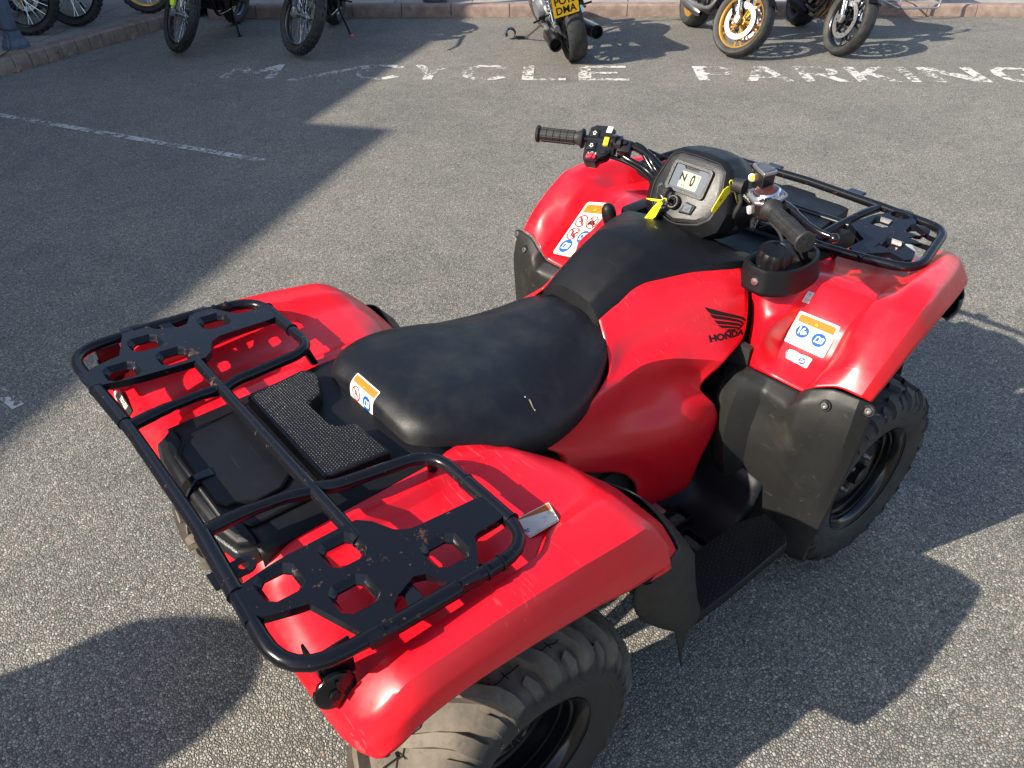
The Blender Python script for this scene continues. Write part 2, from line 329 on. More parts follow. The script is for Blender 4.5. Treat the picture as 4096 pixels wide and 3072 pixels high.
def decal(name,parent,corners,aspect,elems,target=None,base=None,label=None,lift=.0016,reach=.06,sub=None,outline=None,flat=False):
    """corners BL,BR,TR,TL in 3-D; graphics given in units where height = 1 and width = aspect; each layer sits .25 mm above the last"""
    c=[Vector(p) for p in corners]; nrm=((c[1]-c[0]).cross(c[3]-c[0])).normalized()
    bv=None
    if sub is None: sub=4 if target is not None else 0
    if target is not None:
        if target.name not in _bvh:
            dg=bpy.context.evaluated_depsgraph_get(); dg.update(); _bvh[target.name]=BVHTree.FromObject(target,dg)
        bv=_bvh[target.name]
    if flat and bv:
        for i in range(4):
            t=bv.ray_cast(c[i]+nrm*reach,-nrm,reach*2)
            if t[0]: c[i]=t[0]
        nrm=((c[1]-c[0]).cross(c[3]-c[0])).normalized(); d0=max([((lambda p,t:(t[0]-p).dot(nrm) if t[0] else 0)(p,bv.ray_cast(p+nrm*reach,-nrm,reach*2))) for p in [c[0]*(1-i/8)*(1-j/8)+c[1]*i/8*(1-j/8)+c[2]*i/8*j/8+c[3]*(1-i/8)*j/8 for i in range(9) for j in range(9)]]); bv=None; sub=0; lift=d0+.0012; print('LIFT',name,round(d0,4))
    def P(x,y,k):
        u,v=x/aspect,y; p=c[0]*(1-u)*(1-v)+c[1]*u*(1-v)+c[2]*u*v+c[3]*(1-u)*v
        if bv:
            h=bv.ray_cast(p+nrm*reach,-nrm,reach*2)
            if h[0]: p=h[0]
        return p+nrm*(lift+.00025*k)
    def mk(nm,els,par):
        mats=[];vs=[];fs=[];mi=[]
        for (shape,m,k) in els:
            V,F=shape
            bm=bmesh.new(); bv_=[bm.verts.new((x,y,0)) for x,y in V]
            for f in F:
                try: bm.faces.new([bv_[i] for i in f])
                except ValueError: pass
            for _ in range(sub):
                es=[e for e in bm.edges if e.calc_length()>.14]
                if es: bmesh.ops.subdivide_edges(bm,edges=es,cuts=1); bmesh.ops.triangulate(bm,faces=bm.faces[:])
            bmesh.ops.recalc_face_normals(bm,faces=bm.faces[:])
            n=len(vs); bm.verts.index_update(); vs+=[P(v.co.x,v.co.y,k) for v in bm.verts]
            if m not in mats: mats.append(m)
            for f in bm.faces: fs.append([n+v.index for v in f.verts]); mi.append(mats.index(m))
            bm.free()
        me=bpy.data.meshes.new(nm); me.from_pydata(vs,[],fs)
        for m in mats: me.materials.append(m)
        for p,i in zip(me.polygons,mi): p.material_index=i
        o=link(nm,me,None,par); return o
    if base is None:
        o=mk(name,elems,parent)
    else:
        ol=outline or rrect(0,0,aspect,1,.05)
        o=mk(name,[(fill2d([ol]),base,0)],parent)
        if elems: mk('print',elems,o)
    if label: o['label']=label
    return o
def ringshape(x,y,r,w): return fill2d([circ(x,y,r),circ(x,y,r-w)[::-1]])
def book(x,y,s,white,blue,k):
    e=[(fill2d([circ(x,y,s)]),blue,k)]
    pts=[(-.62,-.45),(-.45,.42),(-.1,.52),(.08,.38),(.5,.48),(.72,.35),(.62,-.38),(.0,-.5)]
    e.append((fill2d([[(x+a*s,y+b*s) for a,b in pts]]),white,k+1))
    e.append((fill2d([[(x+a*s,y+b*s) for a,b in [(-.45,-.3),(-.32,.3),(-.08,.36),(.02,.22),(-.06,-.3)]]]),blue,k+2))
    e.append((fill2d([[(x+a*s,y+b*s) for a,b in [(.1,-.32),(.17,.24),(.5,.32),(.5,-.26)]]]),blue,k+2))
    e.append((fill2d([[(x+a*s,y+b*s) for a,b in [(.24,-.24),(.27,.06),(.38,.06),(.38,-.24)]]]),white,k+3)); e.append((fill2d([circ(x+.32*s,y+.18*s,.06*s,10)]),white,k+3))
    return e
def warntri(x,y,s,k):
    return [(fill2d([[(x-s,y-s*.7),(x+s,y-s*.7),(x,y+s)]]),M['blackprint'],k),(fill2d([[(x-s*.8,y-s*.58),(x+s*.8,y-s*.58),(x,y+s*.78)]]),M['yellowprint'],k+1),
            (stroke([(x,y+s*.4),(x,y-s*.15)],s*.16),M['blackprint'],k+2),(fill2d([circ(x,y-s*.4,s*.11,8)]),M['blackprint'],k+2)]
# ---------------------------------------------------------------- ground, pavement, kerb, markings
def sheet(name,pts,z,m):
    v,f=fill2d([pts]); me=bpy.data.meshes.new(name); me.from_pydata([(a,b,z) for a,b in v],[],f); bm=bmesh.new(); bm.from_mesh(me); bmesh.ops.recalc_face_normals(bm,faces=bm.faces[:])
    if bm.faces[0].normal.z<0: bmesh.ops.reverse_faces(bm,faces=bm.faces[:])
    bm.to_mesh(me); bm.free(); o=link(name,me,m); o['kind']='structure'; return o
sheet('road',[(-120,-120),(140,-120),(140,140),(-120,140)],0,M['asphalt'])
KL=[(-7.5,2.75),(.565,7.27),(1.349,7.70),(2.2,8.17),(2.86,8.53)]
KM=[(2.96,8.44),(4.225,7.38),(5.06,6.62),(7.03,4.85),(8.64,3.45),(9.75,2.33),(14,-2.2)]
path=KL+KM
def offs(P,d):
    o=[]
    for i,(x,y) in enumerate(P):
        a=P[max(i-1,0)]; b=P[min(i+1,len(P)-1)]; dx,dy=b[0]-a[0],b[1]-a[1]; l=math.hypot(dx,dy); o.append((x-dy/l*d,y+dx/l*d))
    return o
inner=offs(path,.15)
sheet('pavement',inner+[(60,-2),(60,60),(-40,60),(-40,2.75)],.112,M['paving'])
def along(P,step):
    out=[];i=0
    for a,b in zip(P,P[1:]):
        l=math.hypot(b[0]-a[0],b[1]-a[1]); n=max(1,round(l/step))
        for k in range(n): out.append((a[0]+(b[0]-a[0])*k/n,a[1]+(b[1]-a[1])*k/n))
    out.append(P[-1]); return out
def kerb():
    b=B()
    for P,stp in ((KL,.17),(KM,.62)):
        q=along(P,stp); qi=offs(q,.15)
        for i in range(len(q)-1):
            def lim(p): # the kerb drops away towards the right-hand end
                t=(p[0]-8.2)/1.2; t=min(1,max(0,t)); return .128*(1-t)+.055*t
            g=.004; a,c,ai,ci=[Vector((*p,0)) for p in (q[i],q[i+1],qi[i],qi[i+1])]; d=(c-a).normalized()*g; a+=d;ai+=d;c-=d;ci-=d
            h0,h1=max(.118,lim(a)),max(.118,lim(c)); h0+=random.uniform(-.002,.002); n=(ai-a).normalized()
            prof=[(0,-.05),(0,.6),(.008,.86),(.030,1),(.15,1.0),(.15,-.05)]
            va=[a+n*x+Vector((0,0,z*h0 if z>0 else z)) for x,z in prof]; vc=[c+n*x+Vector((0,0,z*h1 if z>0 else z)) for x,z in prof]
            m=len(prof); b.add(va+vc,[(k,k+1,m+k+1,m+k) for k in range(m-1)]+[tuple(range(m)),tuple(range(m,2*m))])
    o=b.obj('kerb',M['kerb'],None,30); o['kind']='structure'
    b=B()
    for P in (KL,KM): # dark joint bed behind the kerb stones
        q=offs(P,.012); r=offs(P,.149)
        for i in range(len(q)-1): b.add([(*q[i],.0),(*q[i+1],.0),(*q[i+1],.045),(*q[i],.045),(*r[i],.045),(*r[i+1],.045)],[(0,1,2,3),(3,2,5,4)])
    o=b.obj('kerb_bed',M['dark'],None,None); o['kind']='structure'
kerb()
# worn lettering on the road, each letter drawn on the ground in metres
U=Vector((0.7323,-0.6810,0)); V=Vector((0.6810,0.7323,0)); O0=Vector((1.9893,5.8892,0))
def letter(polys,x0,x1,h=.49):
    out=[]
    for p in polys: out.append([(x0+(x1-x0)*a,h*b) for a,b in p])
    return out
w_=.2
GL={'M':[[(0,0),(.16,0),(.18,.62),(.5,.2),(.82,.62),(.84,0),(1,0),(.92,1),(.82,1),(.5,.5),(.18,1),(.08,1)]],
'/':[[(0,-.10),(.16,-.10),(1,1),(.86,1)]],
'Y':[[(.38,0),(.62,0),(.62,.4),(1,1),(.76,1),(.5,.58),(.24,1),(0,1),(.38,.4)]],
'L':[[(0,0),(1,0),(1,.14),(.26,.14),(.26,1),(0,1)]],
'E':[[(0,0),(1,0),(1,.14),(.26,.14),(.26,.43),(.8,.43),(.8,.57),(.26,.57),(.26,.86),(1,.86),(1,1),(0,1)]],
'P':[[(0,0),(.26,0),(.26,.40),(.75,.40),(.95,.52),(1,.7),(.95,.88),(.75,1),(0,1)],[(.26,.54),(.26,.86),(.66,.86),(.76,.78),(.76,.62),(.66,.54)]],
'A':[[(0,0),(.22,0),(.3,.22),(.7,.22),(.78,0),(1,0),(.62,1),(.38,1)],[(.36,.36),(.5,.74),(.64,.36)]],
'R':[[(0,0),(.24,0),(.24,.4),(.48,.4),(.76,0),(1,0),(.74,.42),(.95,.55),(.98,.75),(.9,.92),(.72,1),(0,1)],[(.24,.54),(.24,.86),(.64,.86),(.74,.78),(.74,.62),(.64,.54)]],
'K':[[(0,0),(.24,0),(.24,.32),(.38,.45),(.74,0),(1,0),(.56,.6),(.96,1),(.68,1),(.24,.56),(.24,1),(0,1)]],
'I':[[(0,0),(1,0),(1,1),(0,1)]],
'N':[[(0,0),(.2,0),(.2,.68),(.74,0),(1,0),(1,1),(.8,1),(.8,.34),(.26,1),(0,1)]],
'G':[[(1,.82),(.75,1),(.3,1),(.06,.8),(0,.5),(.06,.2),(.3,0),(.75,0),(1,.16),(1,.55),(.55,.55),(.55,.41),(.76,.41),(.76,.22),(.66,.14),(.38,.14),(.26,.28),(.24,.5),(.26,.72),(.38,.86),(.66,.86),(.84,.7)]],
'C':[[(1,.84),(.75,1),(.3,1),(.06,.8),(0,.5),(.06,.2),(.3,0),(.75,0),(1,.16),(.84,.28),(.66,.14),(.38,.14),(.26,.28),(.24,.5),(.26,.72),(.38,.86),(.66,.86),(.84,.72)]]}
LET=[('M',.0,.50),('/',.60,1.34),('C',1.18,1.59),('Y',1.67,2.02),('C',2.12,2.53),('L',2.66,3.04),('E',3.15,3.58),('P',4.17,4.53),('A',4.57,4.97),('R',5.06,5.42),('K',5.50,5.86),('I',5.935,6.03),('N',6.13,6.60),('G',6.71,7.11)]
vs=[];fs=[]
for ch,x0,x1 in LET:
    v,f=fill2d(letter(GL[ch],x0,x1)); n=len(vs); vs+=[O0+U*a+V*b+Vector((0,0,.004)) for a,b in v]; fs+=[tuple(n+i for i in t) for t in f]
me=bpy.data.meshes.new('road_lettering'); me.from_pydata(vs,[],fs); o=link('road_lettering',me,M['road_paint']); o['kind']='structure'; tag(o,'worn white lettering M/CYCLE PARKING painted on the asphalt')
me=bpy.data.meshes.new('bay_line'); a,b_=Vector((-.05,6.74,0)),Vector((1.41,3.70,0)); d=(b_-a).normalized(); n=Vector((d.y,-d.x,0))*.032
me.from_pydata([p+s*n+Vector((0,0,.004)) for p,s in ((a,-1),(a,1),(b_,1),(b_,-1))],[],[(0,1,2,3)]); o=link('bay_line',me,M['line_paint']); o['kind']='structure'
me=bpy.data.meshes.new('bay_line'); a,b_=(-0.575,2.257,0.000),(-0.490,1.860,0.000); a,b_=Vector(a),Vector(b_); d=(b_-a).normalized(); n=Vector((d.y,-d.x,0))*.022
me.from_pydata([p+s*n+Vector((0,0,.004)) for p,s in ((a,-1),(a,1),(b_,1),(b_,-1))],[],[(0,1,2,3)]); o=link('bay_line',me,M['line_paint']); o['kind']='structure'
# ---------------------------------------------------------------- the buildings whose roofs shade the road (behind the photographer's left shoulder)
D_=Vector((.82,.572,0)).normalized(); NB=Vector((-D_.y,D_.x,0))
def building(name,p0,l,h,dep,label):
    e=tag(empty(name,p0),label,'building'); e.rotation_euler.z=math.atan2(D_.y,D_.x)
    b=B(); b.box((l/2,dep/2+.01,h/2),(l,dep,h)); b.obj('wall',M['brick'],e,None)
    b=B(); b.box((l/2,dep/2-.02,h+.0),(l,dep+.06,.12)); o=b.obj('coping',M['kerb'],e,None); 
    for fl in range(2):
        for k in range(int(l//2.4)):
            x=1.2+2.4*k; b=B(); b.box((x,-.0,1.6+fl*2.6),(1.1,.10,1.4)); f=b.obj('window',M['white'],e,None)
            b=B(); b.box((x,-.03,1.6+fl*2.6),(.96,.10,1.26)); b.obj('pane',M['glass'],f,None)
    return e
building('brick_building',Vector((-6.45,6.15,0))-D_*22,22,5.94,7,'brick building with taller flat parapet behind the quad bike')
building('brick_building',Vector((-6.40,6.24,0))+D_*.05,40,5.41,7,'long lower brick building behind the pavement parked bikes')
e=tag(empty('shadow_column',(-2.70,.93,0)),'added unseen round column with domed cap that casts the shadow behind the quad bike','shadow caster')  # invented column out of view, sized to throw the soft lower-left ground shadow
B().lathe([(0,0),(.225,0),(.225,.12),(.205,.16),(.205,1.38),(.215,1.40),(0,1.41)],n=40).obj('body',M['redprint'],e,40)
B().lathe([(.235,1.41),(.24,1.45),(.22,1.49),(.17,1.56),(.10,1.60),(0,1.62)],n=40).obj('cap',M['redprint'],e,40)
# ---------------------------------------------------------------- the quad bike (x forward, y left, rear axle at x=0)
qb=tag(empty('quad_bike'),'red quad bike with black seat and front and rear carrying racks','quad bike')
def surf_r(y,prof):
    for (y0,r0),(y1,r1) in zip(prof,prof[1:]):
        if y0<=y<=y1: t=(y-y0)/(y1-y0); return r0+(r1-r0)*t
    return prof[0][1] if y<prof[0][0] else prof[-1][1]
def lug(b,line,tread,h,base=.006,wt=.75):
    """a raised rubber bar: line = (angle, y, half-width in metres)"""
    vs=[];K=len(line)
    for i,(t,y,wd) in enumerate(line):
        a=line[max(i-1,0)];c=line[min(i+1,K-1)]; r=surf_r(y,tread)
        dx,dy=(c[0]-a[0])*r,(c[1]-a[1]); l=math.hypot(dx,dy) or 1; nx,ny=-dy/l,dx/l
        e=0 if 0<i<K-1 else 1
        for s,rr,ww in ((-1,-base,1),(-1,h,wt),(1,h,wt),(1,-base,1)):
            th=t+s*nx*wd*ww/r; yy=y+s*ny*wd*ww; rad=surf_r(yy,tread)+rr*(1 if rr<0 else (.93 if e else 1)); vs.append((rad*math.cos(th),yy,rad*math.sin(th)))
    fs=[]
    for i in range(K-1):
        for k in range(3): fs.append((i*4+k,i*4+k+1,i*4+4+k+1,i*4+4+k))
    fs+=[(0,1,2,3),tuple((K-1)*4+k for k in (3,2,1,0))]
    b.add(vs,fs)
def wheel(name,x,y,z,side,rear,steer=0):
    e=empty(name,(x,y,z)); e.parent=qb; e.rotation_euler=(0,0,steer)
    if rear:
        tread=[(-.135,.225),(-.128,.243),(-.112,.262),(-.085,.275),(-.045,.282),(0,.284),(.045,.282),(.085,.275),(.112,.262),(.128,.243),(.135,.225)]
        prof=[(.150,-.105),(.163,-.118),(.178,-.122),(.20,-.132)]+[(r,yy) for yy,r in tread]+[(.20,.132),(.178,.122),(.163,.118),(.150,.105)]; rim_r,rw=.150,.108
    else:
        tread=[(-.108,.235),(-.100,.255),(-.080,.272),(-.045,.280),(0,.283),(.045,.280),(.080,.272),(.100,.255),(.108,.235)]
        prof=[(.163,-.085),(.172,-.096),(.19,-.102),(.21,-.108)]+[(r,yy) for yy,r in tread]+[(.21,.108),(.19,.102),(.172,.096),(.163,.085)]; rim_r,rw=.160,.088
    b=B(); b.lathe([(r,h) for r,h in prof],ax=(0,1,0),n=96); ty=b.obj('tyre',M['rear_rubber'] if rear else M['rubber'],e,60)
    b=B()
    if rear:
        n=18
        for k in range(n):
            t=2*PI*k/n; d=2*PI/n
            for s in (-1,1):
                tt=t+(d/2 if s>0 else 0)
                lug(b,[(tt+d*.95,s*.010,.011),(tt+d*.72,s*.035,.0130),(tt+d*.42,s*.066,.0145),(tt+d*.20,s*.094,.016),(tt+d*.10,s*.118,.018),(tt+d*.06,s*.131,.017)],tread,.024)
                lug(b,[(tt+d*.62,s*.100,.010),(tt+d*.52,s*.120,.012),(tt+d*.50,s*.131,.012)],tread,.012)
            lug(b,[(t+d*.2,-.014,.006),(t+d*.55,.002,.006),(t+d*.9,.014,.006)],tread,.010)
    else:
        n=20
        for k in range(n):
            t=2*PI*k/n; d=2*PI/n
            for s in (-1,1):
                tt=t+(d/2 if s>0 else 0)
                lug(b,[(tt+d*.2,s*.004,.013),(tt,s*.026,.014)],tread,.014)
                lug(b,[(tt+d*.45,s*.042,.015),(tt+d*.25,s*.066,.016)],tread,.015)
                lug(b,[(tt+d*.05,s*.076,.013),(tt-d*.05,s*.096,.017),(tt-d*.08,s*.108,.017)],tread,.016)
                lug(b,[(tt+d*.5,s*.088,.009),(tt+d*.46,s*.106,.010)],tread,.012)
    b.obj('tread_lugs',M['lug_rubber'] if rear else M['rubber'],e,38)
    if rear:
        for y0,a0,a1 in ((-.02,95,150),(-.075,70,112),(.05,100,160),(-.05,150,200)):
            b=B(); pts=[(( .2865-abs(y0)*.05)*math.cos(R(a)),y0+.003*math.sin(a),(.2865-abs(y0)*.05)*math.sin(R(a))) for a in range(a0+0,a1,3)]; b.tube(pts,.0012,n=4)
            for k in (2,5,9,len(pts)-3):
                c=Vector(pts[k%len(pts)]); b.tube([c+Vector((0,-.010,.002)),c+Vector((0,.010,-.003))],.0011,n=4)
            b.obj('marker_line',M['blackprint'],e,None)
    # little moulding whiskers and raised chevrons on the shoulder
    b=B(); rnd=random.Random(3)
    for k in range(70 if rear else 60):
        t=rnd.uniform(0,2*PI); r=rnd.uniform(.19,.30); yy=side*(.132 if r<.23 else .10) if rear else side*(.108 if r<.24 else .095)
        a=Vector((r*math.cos(t),yy,r*math.sin(t))); b.cyl(a,a+Vector((rnd.uniform(-.006,.006),side*.009,rnd.uniform(-.006,.006))),.0006,n=4)
    b.obj('rubber_whiskers',M['rubber'],e,None)
    # rim
    b=B(); s=side
    if rear: pr=[(rim_r+.006,s*(rw+.008)),(rim_r+.008,s*(rw+.004)),(rim_r-.002,s*rw),(rim_r-.012,s*(rw-.010)),(rim_r-.013,s*(rw-.024)),(rim_r-.019,s*(rw-.026)),(rim_r-.019,s*(rw-.050)),(rim_r-.024,s*(rw-.052)),(rim_r-.026,s*(rw-.085)),(rim_r-.036,s*(rw-.090)),(rim_r-.036,-s*.03),(rim_r-.012,-s*(rw-.02)),(rim_r,-s*rw)]
    else: pr=[(rim_r+.008,s*(rw+.008)),(rim_r+.010,s*(rw+.003)),(rim_r,s*rw),(rim_r-.012,s*(rw-.010)),(rim_r-.013,s*(rw-.020)),(rim_r-.019,s*(rw-.022)),(rim_r-.019,s*(rw-.034)),(rim_r-.028,s*(rw-.038)),(rim_r-.030,s*(rw-.085)),(rim_r-.014,-s*(rw-.02)),(rim_r,-s*rw)]
    b.lathe(pr,ax=(0,1,0),n=72); rm=b.obj('rim',M['gloss'],e,50)
    c=s*(.02 if rear else .045)
    b=B(); b.lathe([(rim_r-.02,c-s*.01),(rim_r-.045,c+s*.004),(.075,c+s*.012),(.06,c+s*.004),(.034,c+s*.006),(.03,c+s*.03),(.0,c+s*.032)],ax=(0,1,0),n=48)
    b.obj('wheel_disc',M['gloss'],e,40)
    b=B()
    for k in range(4):
        t=PI/4+k*PI/2; o=Vector((.056*math.cos(t),c+s*.004,.056*math.sin(t))); b.cyl(o,o+Vector((0,s*.016,0)),.0095,.007,n=6)
    b.obj('wheel_nut',M['steel'],e,30)
    return e
wheel('wheel',1.258,-.470,.291,-1,False,R(-3)); wheel('wheel',1.258,.470,.291,1,False,R(-3))
wheel('wheel',0,-.452,.297,-1,True); wheel('wheel',0,.452,.297,1,True)
# ---- chassis, engine, axle: dark mass seen through the gaps
b=B()
for s in (-1,1):
    b.tube([(-.25,s*.12,.45),(.2,s*.14,.33),(.9,s*.14,.28),(1.35,s*.13,.42),(1.5,s*.13,.55)],.018,.1)
    b.tube([(-.28,s*.12,.72),(.3,s*.13,.66),(.62,s*.11,.74),(1.0,s*.09,.86)],.016,.1)
    b.tube([(-.25,s*.12,.45),(-.28,s*.12,.72)],.014); b.tube([(1.0,s*.09,.86),(1.3,s*.13,.62),(1.35,s*.13,.42)],.016,.05)
    b.tube([(1.3,s*.12,.36),(1.265,s*.38,.28)],.014); b.tube([(1.2,s*.12,.44),(1.265,s*.38,.36)],.012); b.tube([(0,s*.06,.297),(0,s*.36,.297)],.03); b.tube([(1.263,s*.1,.30),(1.263,s*.38,.291)],.018)
    b.tube([(.02,s*.2,.32),(.10,s*.17,.68)],.03,rs=[.02,.034,.034,.034,.02])
    b.tube([(1.2,s*.3,.32),(1.16,s*.2,.70)],.03)
b.obj('frame',M['black'],qb,50)
b=B(); b.box((.55,0,.42),(.42,.26,.26),bev=.03); b.box((.62,.0,.60),(.20,.20,.22),Matrix.Rotation(R(-20),4,'Y'),bev=.02)
for k in range(6): b.box((.60,0,.55+.025*k),(.24,.26,.006),Matrix.Rotation(R(-20),4,'Y'))
b.cyl((.5,-.2,.40),(.5,.2,.40),.115,n=32); 
b.obj('engine',M['dark'],qb,30)
b=B(); b.cyl((0,-.09,.30),(0,.09,.30),.10,n=24); b.box((0,0,.34),(.2,.16,.14),bev=.03); b.obj('axle_housing',M['dark'],qb,30)
b=B(); F0=[(0.503,-0.200,0.499),(0.620,-0.200,0.412),(0.670,-0.200,0.337),(0.701,-0.200,0.260),(0.581,-0.200,0.344),(0.520,-0.200,0.427)]
b.hull([(x,y,z) for x,y,z in F0]+[(x+.02,-.10,z) for x,y,z in F0]); b.obj('engine_cover',M['black'],qb,30,bev=.010)
b=B()
for s in (-1,1): b.box((.955,s*.20,.52),(.02,.20,.42)); b.box((.66,s*.205,.36),(.60,.02,.24)); b.box((.88,s*.16,.66),(.18,.02,.22))
b.obj('inner_shroud',M['dark'],qb,None)
b=B(); b.box((.10,0,.70),(.62,.30,.06),bev=.01); b.box((.55,0,.70),(.4,.22,.12),bev=.02); b.box((1.1,0,.70),(.35,.44,.22),bev=.03); b.box((1.40,0,.60),(.30,.40,.24),bev=.03); b.obj('inner_tray',M['dark'],qb,30)
# ---- red rear fenders: rows run rear to front, columns from the box edge to the flank bottom
def rear_fender(mir):
    # columns: box edge, step low, step high, floor mid, channel floor edge, ridge inner top, ridge outer, flank mid, flank bottom
    X=lambda x,*yz:[(x+d,-y,z) for d,y,z in yz]
    rows=[
     X(-.342,(.012,.17,.722),(.006,.235,.722),(.004,.255,.722),(.0,.36,.728),(0,.460,.730),(0.000,.490,.732),(.002,.535,.735),(.010,.570,.738),(.022,.592,.738)),
     X(-.337,(.010,.17,.742),(.006,.235,.742),(.004,.255,.742),(0,.36,.745),(0,.460,.748),(0.000,.490,.755),(.004,.540,.762),(.012,.578,.752),(.024,.600,.742)),
     X(-.305,(.008,.18,.795),(.005,.24,.780),(.004,.26,.778),(0,.36,.770),(0,.490,.765),(.004,.515,.800),(.008,.575,.803),(.014,.596,.778),(.016,.605,.750)),
     X(-.25,(0,.20,.812),(0,.25,.805),(0,.268,.790),(0,.36,.782),(0,.505,.778),(0,.526,.836),(0,.580,.836),(0,.602,.800),(0,.607,.768)),
     X(-.17,(0,.205,.816),(0,.25,.815),(0,.270,.793),(0,.36,.786),(0,.508,.780),(0,.530,.844),(0,.583,.842),(0,.604,.804),(0,.608,.775)),
     X(-.05,(0,.208,.818),(0,.25,.817),(0,.272,.796),(0,.36,.790),(0,.508,.783),(0,.531,.844),(0,.584,.840),(0,.605,.798),(0,.609,.764)),
     X(.05,(0,.208,.820),(0,.25,.818),(0,.272,.798),(0,.36,.794),(0,.498,.786),(0,.524,.838),(0,.585,.833),(0,.606,.786),(0,.610,.748)),
     X(.11,(0,.208,.822),(0,.25,.820),(0,.272,.803),(0,.36,.798),(0,.466,.793),(0,.500,.833),(0,.585,.826),(0,.606,.776),(0,.610,.736)),
     X(.175,(0,.215,.800),(0,.25,.808),(.0,.272,.806),(0,.36,.805),(0,.455,.803),(.0,.495,.826),(.0,.584,.816),(.0,.606,.763),(0,.610,.716)),
     X(.205,(-.01,.22,.765),(0,.25,.795),(.0,.275,.800),(.005,.36,.802),(.01,.445,.802),(.015,.494,.820),(.030,.581,.806),(.032,.604,.755),(.03,.609,.704)),
     X(.24,(-.02,.23,.700),(.01,.26,.745),(.02,.285,.765),(.03,.36,.782),(.02,.445,.792),(.012,.494,.810),(.022,.575,.795),(.045,.600,.745),(.055,.608,.690)),
     X(.27,(-.02,.24,.62),(.02,.27,.66),(.04,.29,.69),(.065,.36,.712),(.045,.445,.755),(.03,.498,.772),(.036,.566,.760))+[(0.327,-0.592,0.697)]+[(0.241,-0.607,0.688)],
    ]
    return patch('rear_fender',rows,M['red'],qb,.004,3,mir,crease=[('c',1,.7),('c',2,.8),('c',4,.8),('c',5,.75),('c',6,.72),('c',7,.7),('r',1,.6),('r',10,.8)])
RF=both(rear_fender)
# red tail centre, tail light strip and textured housing
b=B(); b.add([(-.29,-.165,.69),(-.29,.165,.69),(-.340,.14,.745),(-.340,-.14,.745),(-.325,.165,.79),(-.325,-.165,.79),(-.30,.2,.69),(-.30,-.2,.69)],[(0,1,2,3),(3,2,4,5),(1,6,4,2),(7,0,3,5)]); b.obj('tail_panel',M['red'],qb,30,bev=.006)
b=B(); b.hull([(-.330,-.12,.735),(-.330,.12,.735),(-.348,-.11,.742),(-.348,.11,.742),(-.352,-.12,.768),(-.352,.12,.768),(-.338,-.12,.790),(-.338,.12,.790),(-.32,-.12,.79),(-.32,.12,.79)]); b.obj('tail_light',M['lens'],qb,30,bev=.004)
# ---- black storage box between the rack plates
def yz(x,*l): return [(x+d,y,z) for d,y,z in l]
patch('box_base',[yz(-.297,(0,-.213,.765),(0,-.212,.815),(0,-.172,.822),(0,0,.824),(0,.172,.822),(0,.212,.815),(0,.213,.765)),
 yz(-.10,(0,-.214,.765),(0,-.213,.816),(0,-.172,.823),(0,0,.824),(0,.172,.823),(0,.213,.816),(0,.214,.765)),
 yz(.10,(0,-.214,.765),(0,-.213,.818),(0,-.172,.826),(0,0,.826),(0,.172,.826),(0,.213,.818),(0,.214,.765))],M['black'],qb,.004,2,crease=[('c',1,.95),('c',2,.95),('c',4,.95),('c',5,.95)])
def stepped(name,polys,m,bev=.004):
    b=B(); n=len(polys[0]); b.add([p for l in polys for p in l],[(j*n+i,j*n+(i+1)%n,(j+1)*n+(i+1)%n,(j+1)*n+i) for j in range(len(polys)-1) for i in range(n)]+[tuple((len(polys)-1)*n+i for i in range(n))]); return b.obj(name,m,qb,30,bev=bev)
def endp(x,y,k,z): return [(-.293,-y[0],z),(-.293,y[0],z),(x[0],y[1],z),(x[1],y[2],z),(x[1]-.004*k,0,z),(x[1],-y[2],z),(x[0],-y[1],z)]
stepped('box_end',[endp((-.310,-.322),(.205,.175,.115),1,.755),endp((-.322,-.334),(.205,.185,.120),1,.775),endp((-.330,-.345),(.205,.190,.120),1,.800),endp((-.327,-.342),(.200,.184,.118),1,.818)],M['grain'],.004)
stepped('box_end_cap',[endp((-.321,-.336),(.196,.177,.113),1,.812),endp((-.320,-.334),(.195,.176,.112),1,.827),endp((-.312,-.326),(.188,.168,.108),1,.834)],M['black'],.003)
b=B(); b.prism([(-.322,-.105),(-.300,-.130),(-.288,-.160),(-.115,-.165),(-.115,.165),(-.288,.160),(-.300,.130),(-.322,.105)],.022,Matrix.Translation((0,0,.815))); bl=b.obj('box_rim',M['black'],qb,30,bev=.006)
b=B(); b.prism([(-.312,-.075),(-.300,-.098),(-.285,-.10),(-.262,-.118),(-.205,-.118),(-.165,-.085),(-.165,.095),(-.205,.128),(-.262,.128),(-.285,.112),(-.300,.105),(-.312,.085)],.012,Matrix.Translation((0,0,.834))); lid=b.obj('box_lid',M['black'],qb,30,bev=.004)
b=B()
for pts in ([(-.285,.012,.849),(-.285,-.012,.849),(-.318,-.009,.852),(-.334,-.014,.842),(-.357,-.014,.812),(-.364,-.018,.79),(-.364,.018,.79),(-.357,.014,.812),(-.334,.014,.842),(-.318,.009,.852)],):
    n=len(pts); b.add(pts+[(x+.003,y,z-.005) for x,y,z in pts],[(0,1,2,9),(9,2,3,8),(8,3,4,7),(7,4,5,6)]+[(n,n+9,n+2,n+1),(n+9,n+8,n+3,n+2),(n+8,n+7,n+4,n+3),(n+7,n+6,n+5,n+4)]+[(i,(i+1)%n,n+(i+1)%n,n+i) for i in range(n)])
b.obj('rubber_latch',M['gloss'],qb,30,bev=.002)
